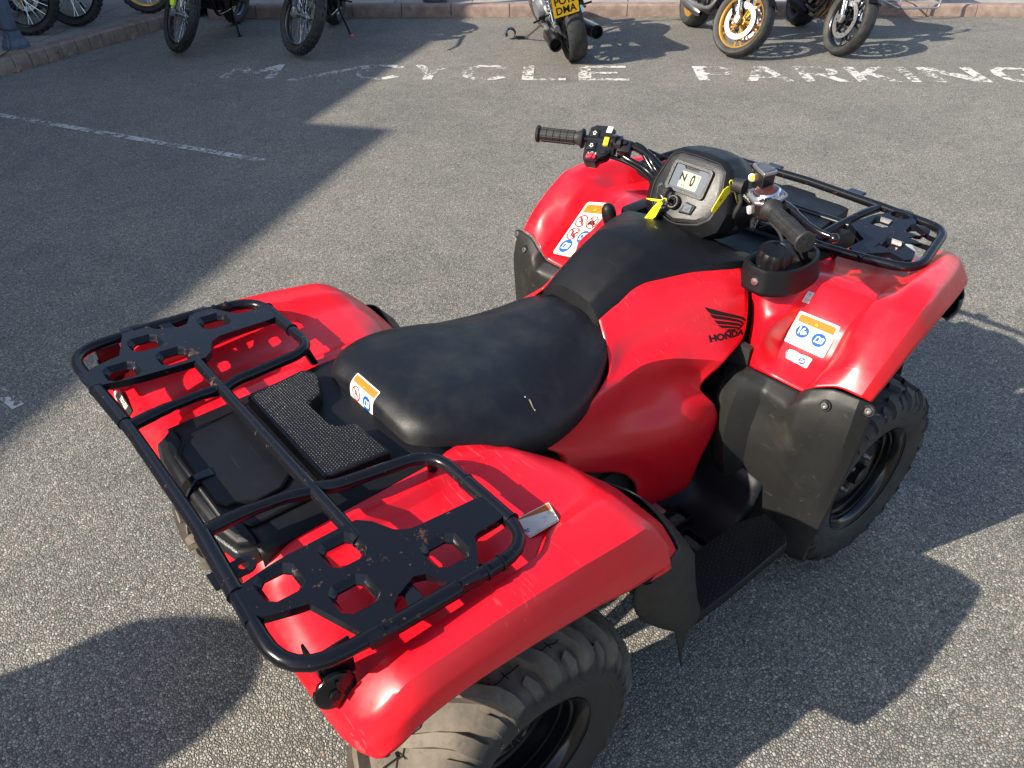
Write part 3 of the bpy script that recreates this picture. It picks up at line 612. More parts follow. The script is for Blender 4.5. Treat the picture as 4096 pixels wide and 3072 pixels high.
# raised cargo pad with a hex-dimpled top and a finger recess towards the seat
pad=[(-.145,-.158),(-.012,-.176),(-.020,-.062),(-.045,-.052),(-.060,-.032),(-.062,.045),(-.055,.062),(-.022,.074),(.006,.140),(-.012,.172),(-.145,.158)]
b=B(); b.prism(pad,.040,Matrix.Translation((0,0,.818))); pd=b.obj('cargo_pad',M['black'],qb,30,bev=.005)
def inpoly(x,y,p):
    c=False
    for (x0,y0),(x1,y1) in zip(p,p[1:]+p[:1]):
        if (y0>y)!=(y1>y) and x<(x1-x0)*(y-y0)/(y1-y0)+x0: c=not c
    return c
b=B(); st=.0062; shr=[(x*.93-.006,y*.95) for x,y in pad]
for i in range(36):
    for j in range(52):
        x=-.145+st*.87*i; y=-.165+st*(j+.5*(i%2))*1.02
        if inpoly(x,y,shr): b.add([(x-.0016,y,.8582),(x,y-.0018,.8582),(x+.0016,y,.8582),(x,y+.0018,.8582),(x,y,.8596)],[(0,1,4),(1,2,4),(2,3,4),(3,0,4)])
b.obj('grip_dimples',M['grain'],pd,None)
# ---- seat
def seat():
    # x, half width at base, base z, half width at shoulder, shoulder z, centre z
    S=[(.036,.120,.795,.095,.830,.840),(.040,.165,.775,.140,.845,.862),(.065,.190,.762,.165,.858,.880),(.12,.222,.752,.192,.858,.884),(.20,.250,.748,.212,.845,.876),(.29,.256,.742,.208,.828,.862),(.38,.246,.740,.182,.815,.850),(.46,.224,.744,.152,.812,.848),(.53,.190,.762,.122,.822,.853),(.58,.158,.785,.098,.838,.860),(.612,.122,.812,.080,.846,.862)]
    rows=[]
    for x,wb,zb,ws,zs,zc in S:
        r=[(x,-wb+.012,zb-.025),(x,-wb,zb),(x,-wb*.985,zb+(zs-zb)*.45),(x,-ws,zs),(x,-ws*.5,zc-.003),(x,0,zc)]
        rows.append(r+[(a,-y,z) for a,y,z in r[-2::-1]])
    x=.034; rows.insert(0,[(x+.004,y*.9,.76+ (z-.76)*.25) for (_,y,z) in rows[0]])
    return patch('seat',rows,M['vinyl'],qb,.0,3,crease=[('c',0,.4),('c',10,.4)])
SEAT=seat()
b=B()
T0=(0.306,-0.191,0.833)
b.add([(T0[0]+dx,T0[1]+dy,T0[2]+.0+dz) for dx,dy,dz in ((-.006,-.002,.002),(.001,-.012,-.0035),(.010,-.016,-.006),(.004,-.006,.0),(-.001,.002,.003))],[(0,1,2,3,4)])
# the tear in the seat is laid on the vinyl below, once the seat surface is known
# ---- black centre cover in front of the seat
def cover(mir):
    rows=[ # from centre line outwards at successive stations
     [(.602,0,.858),(.602,-.040,.858),(.602,-.063,.855),(.603,-.088,.838),(.606,-.094,.815)],
     [(.608,0,.896),(.608,-.040,.894),(.608,-.063,.888),(.608,-.094,.858),(.606,-.100,.838)],
     [(.66,0,.930),(.66,-.035,.929),(.66,-.068,.921),(.66,-.100,.888),(.658,-.106,.866)],
     [(.72,0,.962),(.72,-.038,.960),(.72,-.073,.950),(.73,-.110,.918),(.728,-.117,.896)],
     [(.775,0,.984),(.775,-.042,.981),(.775,-.078,.970),(.785,-.125,.927),(.783,-.133,.905)],
     [(.85,0,.984),(.85,-.048,.980),(.855,-.088,.964),(.86,-.150,.931),(.858,-.158,.908)],
     [(.93,0,.968),(.93,-.056,.964),(.93,-.101,.950),(.94,-.178,.925),(.938,-.186,.902)],
     [(.985,0,.950),(.98,-.062,.947),(.975,-.112,.937),(1.00,-.196,.917),(.998,-.204,.892)],
     [(1.04,0,.93),(1.03,-.07,.93),(1.02,-.120,.926),(1.02,-.201,.912),(1.02,-.208,.885)]]
    full=[[(x,-y,z) for x,y,z in r[:0:-1]]+r for r in rows]
    return patch('tank_cover',full,M['black'],qb,.004,3,crease=[('r',1,.9),('c',1,.7),('c',2,.85),('c',6,.85),('c',7,.7),('r',4,.55)])
cover(False)
# ---- red side panels
def side_panel(mir):
    G=[ # each row runs from the seat/fender end forwards; rows run from the top edge down
     [(0.608,-0.096,0.856),(0.655,-0.098,0.876),(0.715,-0.106,0.906),(0.785,-0.123,0.917),(0.860,-0.146,0.921),(0.935,-0.171,0.915),(1.000,-0.190,0.907)],
     [(0.600,-0.118,0.832),(0.655,-0.119,0.850),(0.715,-0.128,0.880),(0.785,-0.145,0.891),(0.860,-0.170,0.895),(0.935,-0.196,0.889),(1.000,-0.216,0.881)],
     [(0.585,-0.150,0.805),(0.628,-0.142,0.818),(0.700,-0.150,0.838),(0.770,-0.168,0.850),(0.845,-0.192,0.852),(0.920,-0.220,0.846),(0.985,-0.240,0.835)],
     [(0.560,-0.182,0.780),(0.612,-0.172,0.778),(0.690,-0.178,0.788),(0.765,-0.196,0.795),(0.840,-0.220,0.790),(0.912,-0.244,0.772),(0.968,-0.258,0.745)],
     [(0.510,-0.205,0.765),(0.570,-0.206,0.762),(0.655,-0.208,0.769),(0.734,-0.228,0.761),(0.795,-0.248,0.743),(0.834,-0.266,0.732),(0.863,-0.282,0.721)],
     [(0.445,-0.222,0.752),(0.520,-0.214,0.738),(0.618,-0.210,0.722),(0.715,-0.218,0.700),(0.766,-0.228,0.679),(0.804,-0.240,0.660),(0.823,-0.254,0.643)],
     [(0.370,-0.234,0.742),(0.460,-0.224,0.705),(0.585,-0.216,0.670),(0.690,-0.236,0.640),(0.755,-0.262,0.628),(0.810,-0.276,0.612),(0.850,-0.284,0.598)],
     [(0.300,-0.244,0.738),(0.420,-0.236,0.672),(0.550,-0.240,0.625),(0.665,-0.262,0.598),(0.745,-0.280,0.585),(0.815,-0.290,0.570),(0.868,-0.292,0.545)],
     [(0.351,-0.252,0.678),(0.469,-0.250,0.616),(0.583,-0.252,0.557),(0.652,-0.262,0.506),(0.718,-0.264,0.432),(0.771,-0.272,0.424),(0.833,-0.280,0.413)],
     [(0.346,-0.255,0.663),(0.467,-0.250,0.594),(0.578,-0.248,0.529),(0.646,-0.250,0.462),(0.705,-0.245,0.363),(0.776,-0.252,0.344),(0.842,-0.264,0.340)],
     [(0.345,-0.255,0.648),(0.466,-0.248,0.571),(0.572,-0.244,0.500),(0.622,-0.242,0.436),(0.661,-0.236,0.327),(0.767,-0.240,0.282),(0.845,-0.250,0.279)],
    ]
    return patch('side_panel',G,M['red'],qb,.004,3,mir,crease=[('r',1,.75),('r',4,.75),('r',6,.7),('r',7,.4),('c',5,.3)])
SP=both(side_panel)
# ---- front fenders
def front_fender(mir):
    # columns: seam, hollow, ridge, label edge, valley, strip inner, strip mid, shoulder, flank bottom; rows from the guard joint over the top to the nose
    F=[
     [(0.987,-0.245,0.660),(0.965,-0.285,0.672),(0.940,-0.325,0.688),(0.953,-0.368,0.682),(0.948,-0.455,0.688),(0.940,-0.480,0.718),(.955,-.530,.738),(.962,-.585,.738),(.985,-.603,.722)],
     [(1.011,-0.245,0.697),(0.975,-0.285,0.715),(0.939,-0.325,0.737),(0.988,-0.352,0.708),(0.998,-0.455,0.710),(0.980,-0.481,0.744),(.972,-.532,.760),(.982,-.587,.762),(1.006,-.605,.738)],
     [(1.015,-0.245,0.753),(0.985,-0.285,0.760),(0.951,-0.325,0.789),(1.016,-0.341,0.739),(1.043,-0.455,0.733),(1.021,-0.482,0.769),(.990,-.535,.785),(1.002,-.588,.785),(1.028,-.607,.755)],
     [(1.006,-0.245,0.812),(0.997,-0.285,0.815),(1.014,-0.325,0.819),(1.065,-0.341,0.812),(1.092,-0.455,0.804),(1.070,-0.483,0.838),(1.045,-.535,.835),(1.060,-.589,.835),(1.090,-.609,.800)],
     [(0.988,-0.245,0.866),(1.032,-0.285,0.870),(1.102,-0.325,0.880),(1.120,-0.341,0.874),(1.188,-0.455,0.853),(1.154,-0.482,0.887),(1.120,-.533,.893),(1.138,-.586,.888),(1.170,-.608,.838)],
     [(1.06,-.235,.872),(1.10,-.275,.874),(1.145,-.322,.881),(1.165,-.345,.877),(1.238,-.455,.850),(1.248,-.482,.872),(1.210,-.525,.912),(1.230,-.572,.902),(1.258,-.598,.850)],
     [(1.16,-.235,.862),(1.18,-.275,.862),(1.21,-.318,.864),(1.225,-.360,.862),(1.290,-.448,.846),(1.300,-.474,.870),(1.305,-.512,.905),(1.325,-.556,.893),(1.350,-.582,.842)],
     [(1.30,-.265,.850),(1.305,-.30,.849),(1.31,-.345,.848),(1.33,-.390,.844),(1.380,-.438,.838),(1.395,-.460,.862),(1.425,-.495,.890),(1.448,-.530,.876),(1.470,-.556,.826)],
     [(1.43,-.255,.838),(1.435,-.29,.837),(1.44,-.33,.836),(1.455,-.380,.834),(1.490,-.420,.830),(1.500,-.438,.852),(1.530,-.468,.866),(1.550,-.500,.852),(1.570,-.526,.800)],
     [(1.52,-.245,.820),(1.525,-.28,.820),(1.53,-.315,.820),(1.545,-.365,.818),(1.568,-.402,.816),(1.574,-.420,.840),(1.594,-.445,.843),(1.610,-.474,.826),(1.622,-.498,.776)],
     [(1.55,-.24,.790),(1.555,-.27,.790),(1.56,-.305,.790),(1.57,-.35,.788),(1.585,-.390,.786),(1.592,-.410,.798),(1.608,-.435,.796),(1.622,-.465,.784),(1.632,-.488,.750)],
    ]
    return patch('front_fender',F,M['red'],qb,.004,3,mir,crease=[('c',2,.55),('c',3,.5),('c',4,.9),('c',5,.85),('c',7,.75),('r',4,.75),('r',9,.5)])
FF=both(front_fender)
# ---- black splash guards behind the front wheels
def guard(mir):
    G=[ # top edge to bottom ; inner to outer
     [(a-.004,y,z-.001) for a,y,z in ((0.991,-0.243,0.655),(0.941,-0.325,0.686),(0.954,-0.368,0.680),(0.948,-0.455,0.685),(0.940,-0.480,0.715),(.952,-.530,.736),(.960,-.586,.737),(.984,-.606,.722))],
     [(0.941,-0.245,0.661),(0.900,-0.325,0.672),(0.922,-0.373,0.655),(0.906,-0.454,0.660),(0.912,-0.481,0.690),(0.932,-0.530,0.712),(0.944,-0.589,0.714),(0.980,-0.611,0.705)],
     [(0.913,-0.253,0.629),(0.880,-0.326,0.644),(0.917,-0.372,0.613),(0.906,-0.450,0.605),(0.900,-0.484,0.640),(0.916,-0.530,0.660),(0.934,-0.592,0.660),(0.975,-0.613,0.640)],
     [(0.880,-0.272,0.535),(0.856,-0.328,0.548),(0.901,-0.370,0.534),(0.900,-0.446,0.510),(0.894,-0.480,0.545),(0.914,-0.526,0.560),(0.934,-0.588,0.555),(0.966,-0.609,0.545)],
     [(0.878,-0.290,0.441),(0.862,-0.335,0.455),(0.902,-0.372,0.445),(0.904,-0.442,0.420),(0.900,-0.476,0.448),(0.918,-0.520,0.455),(0.936,-0.580,0.450),(0.958,-0.602,0.440)],
     [(0.903,-0.297,0.344),(0.891,-0.337,0.357),(0.914,-0.374,0.358),(0.912,-0.440,0.350),(0.912,-0.472,0.360),(0.924,-0.516,0.360),(0.938,-0.570,0.355),(0.948,-0.594,0.345)],
     [(0.918,-0.302,0.269),(0.907,-0.339,0.279),(0.921,-0.376,0.280),(0.918,-0.436,0.285),(0.920,-0.468,0.285),(0.928,-0.510,0.280),(0.934,-0.560,0.270),(0.938,-0.590,0.262)],
     [(0.919,-0.306,0.214),(0.911,-0.341,0.223),(0.920,-0.378,0.218),(0.918,-0.436,0.225),(0.922,-0.468,0.220),(0.926,-0.510,0.210),(0.926,-0.555,0.205),(0.922,-0.592,0.222)],
    ]
    o=patch('splash_guard',G,M['guard'],qb,.005,3,mir,crease=[('c',1,.9),('c',2,.95),('c',3,1),('c',4,1),('c',5,.5),('c',6,1),('r',1,.6)])
    for c in ((0.927,-0.285,0.659),(0.931,-0.385,0.653),(0.927,-0.530,0.702),(0.967,-0.612,0.715)):
        p=Vector(c); p.y*=-1 if mir else 1; b=B(); b.lathe([(.0145,-.004),(.0135,.0015),(.0105,.0015),(.010,-.003)],p+Vector((-.006,0,0)),(-1,0,.25),24); h=b.obj('bolt_socket',M['guard'],o,None)
        b=B(); b.lathe([(.0085,-.003),(.0085,.0045),(.007,.006),(.0035,.006),(.003,.002),(0,.002)],p+Vector((-.006,0,0)),(-1,0,.25),20); b.obj('bolt',M['steel'],o,30)
    return o
both(guard)
# inner wheel arch liners
def arch(mir):
    rows=[]
    for t in range(-4,12):
        a=R(18*t+10); x=1.25+.37*math.cos(a); z=.36+.40*math.sin(a)
        if z<.25: continue
        rows.append([(x,y,z-(.02 if y<-.5 else 0)) for y in (-.22,-.28,-.34,-.39,-.43)])
    rows=[r for r in rows if r[0][0]>.93]
    return patch('wheel_arch',rows,M['dark'],qb,.003,1,mir)
both(arch)
# front lower bumper lip seen ahead of the wheel
def lip(mir):
    return patch('bumper_corner',[[(1.655,-.30,.77),(1.665,-.42,.765),(1.665,-.485,.745),(1.64,-.512,.72),(1.56,-.53,.735)],[(1.665,-.30,.70),(1.675,-.42,.70),(1.665,-.49,.69),(1.63,-.515,.68),(1.55,-.535,.715)],[(1.63,-.28,.62),(1.63,-.40,.62),(1.62,-.48,.64),(1.58,-.51,.66),(1.52,-.53,.70)]],M['black'],qb,.005,2,mir)
both(lip)
b=B()
for s in (-1,1): b.tube([(1.5,s*.14,.4),(1.68,s*.16,.5),(1.70,s*.17,.72),(1.6,s*.16,.80)],.014,.05)
b.tube([(1.70,-.17,.66),(1.70,.17,.66)],.014); b.tube([(1.68,-.16,.5),(1.68,.16,.5)],.014); b.obj('front_bumper',M['rack'],qb,60)
b=B(); b.box((1.62,0,.70),(.05,.44,.12),bev=.02); b.obj('grille',M['black'],qb,30)
for s in (-1,1):
    b=B(); b.lathe([(0,.02),(.04,.018),(.06,.006),(.062,-.02)],(1.64,s*.30,.755),(1,0,.1),28); b.obj('headlight',mat('headlight glass',(.5,.5,.5),.1),qb,40)
# ---- footwells
def footwell(mir):
    s=-1
    e=patch('footwell',[[(.40,-.24,.36),(.40,-.30,.345),(.42,-.36,.335),(.44,-.43,.33)],[(.55,-.24,.30),(.55,-.27,.262),(.55,-.36,.260),(.55,-.44,.262)],[(.70,-.24,.30),(.70,-.27,.262),(.70,-.36,.260),(.70,-.44,.262)],[(.84,-.24,.31),(.84,-.27,.280),(.84,-.36,.278),(.84,-.44,.280)],[(.90,-.26,.45),(.90,-.29,.44),(.905,-.36,.43),(.91,-.44,.42)]],M['black'],qb,.004,1,mir)
    b=B() # peg bars and openings as raised frames
    for cx,cy,sx,sy in ((.56,-.385,.085,.075),(.70,-.395,.05,.085),(.72,-.31,.10,.05),(.58,-.295,.10,.05)):
        for dx,dy,lx,ly in ((-sx/2,0,.008,sy),(sx/2,0,.008,sy),(0,-sy/2,sx,.008),(0,sy/2,sx,.008)): b.box((cx+dx,cy+dy,.278),(lx,ly,.03))
    b.obj('foot_grid',M['black'],e,None,mirror=mir)
    gm=speckle('grit in the foot well',(.035,.034,.032),(.13,.12,.10),160)
    for cx,cy,sx,sy in ((.56,-.385,.08,.07),(.70,-.395,.045,.08),(.72,-.31,.095,.045),(.58,-.295,.095,.045)): b=B(); b.box((cx,cy,.268),(sx-.004,sy-.004,.006)); b.obj('grit',gm,e,None,mirror=mir)
    # foot board with dimples
    P=[(.455,-.565),(.470,-.44),(.62,-.440),(.80,-.445),(.885,-.475),(.872,-.545),(.835,-.572),(.62,-.572)]
    b=B(); b.prism(P,.03,Matrix.Translation((0,0,.305))); 
    b.add([(x,y,.305) for x,y in ((.455,-.565),(.62,-.572),(.835,-.572),(.872,-.545),(.885,-.475))]+[(x,y,.245) for x,y in ((.50,-.540),(.62,-.545),(.82,-.545),(.86,-.52),(.88,-.47))],[(0,1,6,5),(1,2,7,6),(2,3,8,7),(3,4,9,8)])
    fb=b.obj('foot_board',M['black'],qb,30,mirror=mir,bev=.004)
    b=B()
    for i in range(36):
        for j in range(12):
            x=.475+.0112*i; y=-.560+.0112*(j+.5*(i%2))
            if inpoly(x,y,[(a*.97+.02,c*.965-.018) for a,c in P]) and abs(y+.515+(x-.6)*.06)>.005: b.add([(x-.0034,y,.3352),(x,y-.0034,.3352),(x+.0034,y,.3352),(x,y+.0034,.3352),(x,y,.3392)],[(0,1,4),(1,2,4),(2,3,4),(3,0,4)])
    b.obj('dimples',M['black'],fb,None,mirror=mir)
    b=B(); b.tube([(.50,-.22,.24),(.56,-.30,.25),(.60,-.44,.25)],.012,.02); b.obj('foot_peg',M['steel'],qb,40,mirror=mir)
both(footwell)
b=B(); b.tube([(.62,-.24,.33),(.655,-.26,.345),(.66,-.29,.35)],.007,.02); b.box((.662,-.295,.352),(.03,.04,.01),bev=.003); b.obj('brake_pedal',M['steel'],qb,40)
# ---- black flaps between rear fender and foot board
def flap(mir):
    rows=[ [(0.248,-0.600,0.674),(0.270,-0.600,0.686),(0.300,-0.596,0.694),(0.337,-0.586,0.691),(.345,-.480,.735),(.330,-.38,.72)],
           [(0.224,-0.590,0.682),(0.269,-0.606,0.651),(0.318,-0.604,0.646),(0.412,-0.575,0.610),(.390,-.480,.680),(.37,-.38,.67)],
           [(0.223,-0.585,0.641),(0.283,-0.600,0.603),(0.353,-0.606,0.580),(0.436,-0.575,0.511),(.430,-.480,.59),(.41,-.38,.58)],
           [(0.234,-0.580,0.600),(0.305,-0.596,0.539),(0.387,-0.600,0.497),(0.469,-0.570,0.413),(.470,-.480,.46),(.44,-.36,.46)],
           [(0.341,-0.582,0.442),(0.369,-0.592,0.437),(0.401,-0.596,0.436),(0.496,-0.565,0.340),(.495,-.480,.36),(.46,-.36,.36)],
           [(0.384,-0.588,0.401),(0.393,-0.592,0.397),(0.414,-0.592,0.384),(0.462,-0.575,0.333),(.500,-.480,.30),(.47,-.36,.30)] ]
    o=patch('mud_flap',rows,M['guard'],qb,.004,2,mir,crease=[('c',2,.7),('c',3,.6),('r',1,.7)])
    # loose rubber tongue
    b=B(); b.add([(0.380,-0.588,0.409),(0.454,-0.578,0.346),(0.433,-0.585,0.326),(0.422,-0.590,0.296),(0.430,-0.592,0.227),(0.400,-0.592,0.334)],[(0,1,2,3,4,5)]); t=b.obj('tongue',M['guard'],o,None,mirror=mir); s=t.modifiers.new('s','SOLIDIFY'); s.thickness=.003
    p=my((0.292,-0.603,0.661),mir); b=B(); b.lathe([(0,.004),(.006,.003),(.008,0)],p,(.3,-1 if not mir else 1,.1),12); b.obj('rusty_screw',M['rust'],o,None)
    # inner liner in front of the rear tyre
    patch('wheel_liner',[[(.26,-.60,.67),(.25,-.42,.70),(.25,-.26,.70)],[(.33,-.598,.58),(.33,-.42,.57),(.33,-.26,.56)],[(.38,-.56,.47),(.38,-.42,.46),(.38,-.26,.45)],[(.40,-.50,.38),(.40,-.42,.37),(.40,-.26,.36)]],M['dark'],qb,.003,2,mir)
    return o
both(flap)
b=B(); b.box((-.0,0,.64),(.5,.5,.03)); b.obj('rear_deck',M['dark'],qb,None)
# ---------------------------------------------------------------- racks
def rz(x): return .861-.0714*x
rr=tag and empty('rear_rack'); rr.parent=qb
def rp(x,y,d=0): return (x,y,rz(x)+d)
TR=.0122
b=B()
A_=(-.382,-.509); b_F=(.041,-.517)
def loop(s): return [(-.362,s*.172),(-.382,s*.40),(-.384,s*.509),(.041,s*.517),(.044,s*.229),(-.150,s*.200),(-.179,s*.194)]
# one outer tube: along the back and round each side into the middle bar
pt=[(.044-.197*0,0)]
R_=[(-.176,-.188),(-.145,-.205),(.044,-.229),(.041,-.517),(-.15,-.517),(-.384,-.510),(-.366,-.17)]
pathR=[rp(x,y) for x,y in R_]; pathL=[rp(x,-y) for x,y in R_[::-1]]
b.tube(pathR+pathL,TR,[0,.03,.06,.075,0,.085,.05]+[.05,.085,0,.075,.06,.03,0],n=16)
b.obj('outer_tube',M['rack'],rr,60)
b=B(); b.tube([rp(-.179,-.345),rp(-.179,.345)],TR,n=16); b.obj('cross_tube',M['rack'],rr,60)
for s in (-1,1):
    b=B(); b.tube([rp(-.372,s*.175,-.004),rp(-.30,s*.180,.006),rp(-.22,s*.188,.006),rp(-.182,s*.194,-.002)],.0115,.03,n=14,rs=[.013,.0118,.0105,.0105,.0118,.012]); b.obj('brace_tube',M['rack'],rr,60)
def plate(name,outline,holes,zf,par,th=.0035,mir=False,hd=.008,hs=.0275):
    """pressed steel plate: outline in x,y, with dished holes"""
    loops=[outline]+[[(hx+hs*a*1.18,hy+hs*c*1.18) for a,c in OCT][::-1] for hx,hy in holes]
    v,f=fill2d(loops); b=B()
    def P(x,y,d): return (x,y,zf(x,y)+d)
    n=len(v); vs=[P(x,y,th/2) for x,y in v]+[P(x,y,-th/2) for x,y in v]; fs=[t for t in f]+[tuple(n+i for i in t)[::-1] for t in f]
    k=0
    for l in loops:
        m=len(l); fs+=[(k+i,k+(i+1)%m,n+k+(i+1)%m,n+k+i) for i in range(m)]; k+=m
    b.add(vs,fs)
    # rolled-down rim round the outline
    m=len(outline); cx=sum(p[0] for p in outline)/m; cy=sum(p[1] for p in outline)/m
    b2=[P(x,y,th/2) for x,y in outline]+[P(x+(x-cx)*.01,y+(y-cy)*.01,-.013) for x,y in outline]; b.add(b2,[(i,(i+1)%m,m+(i+1)%m,m+i) for i in range(m)])
    for hx,hy in holes:
        rings=[(1.19,th/2+.0002),(1.12,-.0005),(.90,-hd),(.86,-hd-.002),(.86,-hd-.006)]
        vs=[];q=len(OCT)
        for s_,d in rings: vs+=[P(hx+hs*a*s_,hy+hs*c*s_,d) for a,c in OCT]
        b.add(vs,[(j*q+i,j*q+(i+1)%q,(j+1)*q+(i+1)%q,(j+1)*q+i) for j in range(len(rings)-1) for i in range(q)])
    o=b.obj(name,M['rack'],par,28,mirror=mir,fix=False)
    if mir:
        o.data.flip_normals()
    bv=o.modifiers.new('bevel','BEVEL'); bv.width=.0012; bv.segments=2; bv.limit_method='ANGLE'; bv.angle_limit=R(35)
    return o
OCT=[(1,-.62),(1,.62),(.62,1),(-.62,1),(-1,.62),(-1,-.62),(-.62,-1),(.62,-1)]
def xy(*t): return [(p[0],p[1]) for p in t]
RP=xy((-0.385,-0.332,0.898),(-0.374,-0.328,0.897),(-0.315,-0.316,0.893),(-0.288,-0.313,0.891),(-0.192,-0.309,0.884),(-0.163,-0.309,0.882),(-0.144,-0.328,0.881),(-0.126,-0.365,0.880),(-0.108,-0.377,0.878),
 (-0.100,-0.380,0.878),(0.018,-0.385,0.869),(0.038,-0.390,0.868),(0.044,-0.443,0.867),(0.020,-0.450,0.869),(-0.026,-0.452,0.872),(-0.034,-0.457,0.873),(-0.066,-0.508,0.875),
 (-0.079,-0.531,0.876),(-0.116,-0.526,0.879),(-0.123,-0.503,0.879),(-0.140,-0.473,0.880),(-0.157,-0.466,0.882),(-0.198,-0.484,0.885),(-0.208,-0.492,0.885),(-0.215,-0.509,0.886),
 (-0.228,-0.534,0.887),(-0.269,-0.531,0.890),(-0.270,-0.506,0.890),(-0.303,-0.418,0.892),(-0.317,-0.415,0.893),(-0.364,-0.401,0.896),(-0.370,-0.392,0.897),(-0.389,-0.394,0.898))
RH=xy((-0.318,-0.355,0.880),(-0.213,-0.354,0.872),(-0.243,-0.441,0.874),(-0.087,-0.451,0.863))
for mir in (False,True): plate('rack_plate',RP,RH,lambda x,y:rz(x)+.0095,rr,mir=mir)
def rack_bits(mir):
    s=-1 if not mir else 1
    b=B() # folded tab in the side opening
    p=[(-0.171,-0.470,0.877),(-0.163,-0.467,0.877),(-0.164,-0.508,0.881),(-0.194,-0.511,0.885),(-0.184,-0.471,0.876)]
    p=[Vector(q) for q in p]; b.add(p+[q+Vector((0,0,-.006)) for q in p],[(0,1,2,3,4),(9,8,7,6,5)]+[(i,(i+1)%5,5+(i+1)%5,5+i) for i in range(5)]); b.obj('folded_tab',M['rack'],rr,30,mirror=mir,bev=.003)
    for (x,y),(dx,dy) in (((-.375,-.330),(0,1)),((-.245,-.517),(1,0)),((-.115,-.517),(1,0)),((-.06,-.517),(1,0)),((-.03,-.517),(1,0)),((.043,-.33),(0,1)),((.043,-.455),(0,1))):
        b=B(); c=Vector(rp(x,y)); d=Vector((dx,dy,-.07*dx)); b.cyl(c-d*.0015,c+d*.0015,TR+.0030,n=16); b.obj('weld_collar',M['rack'],rr,40,mirror=mir)
    for p0,p1 in (((-.245,-.517),(-.115,-.5175)),((-.375,-.33),(-.367,-.185)),((.0425,-.33),(.0415,-.455))): b=B(); b.tube([rp(*p0),rp(*p1)],TR+.0022,n=16); b.obj('plate_sleeve',M['rack'],rr,40,mirror=mir)
    b=B() # stays from rack to chassis
    b.tube([rp(.03,-.235,-.008),(.045,-.228,.80),(.06,-.215,.74)],.009,.02); b.obj('rack_stay',M['rack'],rr,50,mirror=mir)
    # rear indicator bracket: an oval rubber-backed disc hung below the corner
    c=my((-0.324,-0.505,0.804),mir); b=B(); b.lathe([(0,.007),(.024,.006),(.031,.003),(.033,-.003),(.028,-.007),(0,-.008)],c,(-.1,s*1.0,.12),28); o=b.obj('indicator_bracket',M['gloss'],rr,40)
    o2=c+Vector((-.004,s*.006,.002)); b=B(); b.cyl(o2,o2+Vector((-.001,s*.006,.001)),.008,n=6); b.box(c+Vector((.004,s*.008,.015)),(.006,.003,.02)); b.obj('bolt',M['black'],o,30)
    b=B(); zt=.882-c.z; b.box(c+Vector((.015,-s*.012,zt/2)),(.05,.005,zt),bev=.002); b.box(c+Vector((-.012,-s*.035,zt*.35)),(.005,.05,zt*.7),bev=.002); b.obj('bracket_arm',M['rack'],o,None)
    # red side reflector behind the corner
    b=B(); b.hull([(-.346,s*.500,.835),(-.346,s*.455,.835),(-.354,s*.500,.812),(-.354,s*.455,.812),(-.338,s*.50,.835),(-.338,s*.46,.835),(-.340,s*.50,.810),(-.340,s*.46,.810)]); b.obj('reflector',M['lens'],rr,None)
both(rack_bits)
b=B(); c=Vector((-0.342,-0.279,0.881)); pts=circ(c.x,c.y,.018,20)[:11]; 
o_=[(c.x-.045,c.y-.010),(c.x-.045,c.y+.020)]
lp=[(c.x+.019*math.cos(t),c.y+.019*math.sin(t)) for t in [R(a) for a in range(-110,111,20)]]+[(c.x-.052,c.y+.018),(c.x-.052,c.y-.018)]
v,f=fill2d([lp,circ(c.x,c.y,.0085,14)[::-1]]); n=len(v); b.add([(x,y,c.z+.002) for x,y in v]+[(x,y,c.z-.002) for x,y in v],list(f)+[tuple(n+i for i in t)[::-1] for t in f]+[(i,(i+1)%len(lp),n+(i+1)%len(lp),n+i) for i in range(len(lp))]+[(len(lp)+i,len(lp)+(i+1)%14,n+len(lp)+(i+1)%14,n+len(lp)+i) for i in range(14)]); b.obj('tie_down_eye',M['rack'],rr,None)
# ---- front rack
fr=empty('front_rack'); fr.parent=qb
def fz(x): return .777+.08*x
def fp(x,y,d=0): return (x,y,fz(x)+d)
F_=[(1.275,0),(1.285,-.13),(1.295,-.30),(1.34,-.480),(1.578,-.430),(1.592,-.25),(1.605,0)]
b=B(); ring=[fp(x,y) for x,y in F_]+[fp(x,-y) for x,y in F_[-2:0:-1]]
b.tube(ring,.0125,[0,.0,.06,.065,.05,.0,0,.0,.05,.065,.06,0],n=16,closed=True); b.obj('outer_tube',M['rack'],fr,60)
b=B(); b.tube([fp(1.437,-.235),fp(1.43,-.1),fp(1.43,.1),fp(1.437,.235)],.012,.05,n=14); b.obj('cross_tube',M['rack'],fr,60)
for s in (-1,1):
    b=B(); b.tube([fp(1.30,s*.205,-.006),fp(1.36,s*.212,.002),fp(1.43,s*.218,.004),fp(1.52,s*.228,.006),fp(1.588,s*.236,-.002)],.0115,.03,n=14); b.obj('brace_tube',M['rack'],fr,60)
    b=B(); b.box(Vector(fp(1.615,s*.14,.002)),(.05,.05,.008),bev=.003); b.obj('rack_tab',M['rack'],fr,None)
    b=B(); b.tube([fp(1.57,s*.30,-.01),(1.60,s*.28,.80),(1.61,s*.24,.72)],.009,.02); b.tube([fp(1.31,s*.28,-.01),(1.32,s*.26,.84)],.009); b.obj('rack_stay',M['rack'],fr,50)
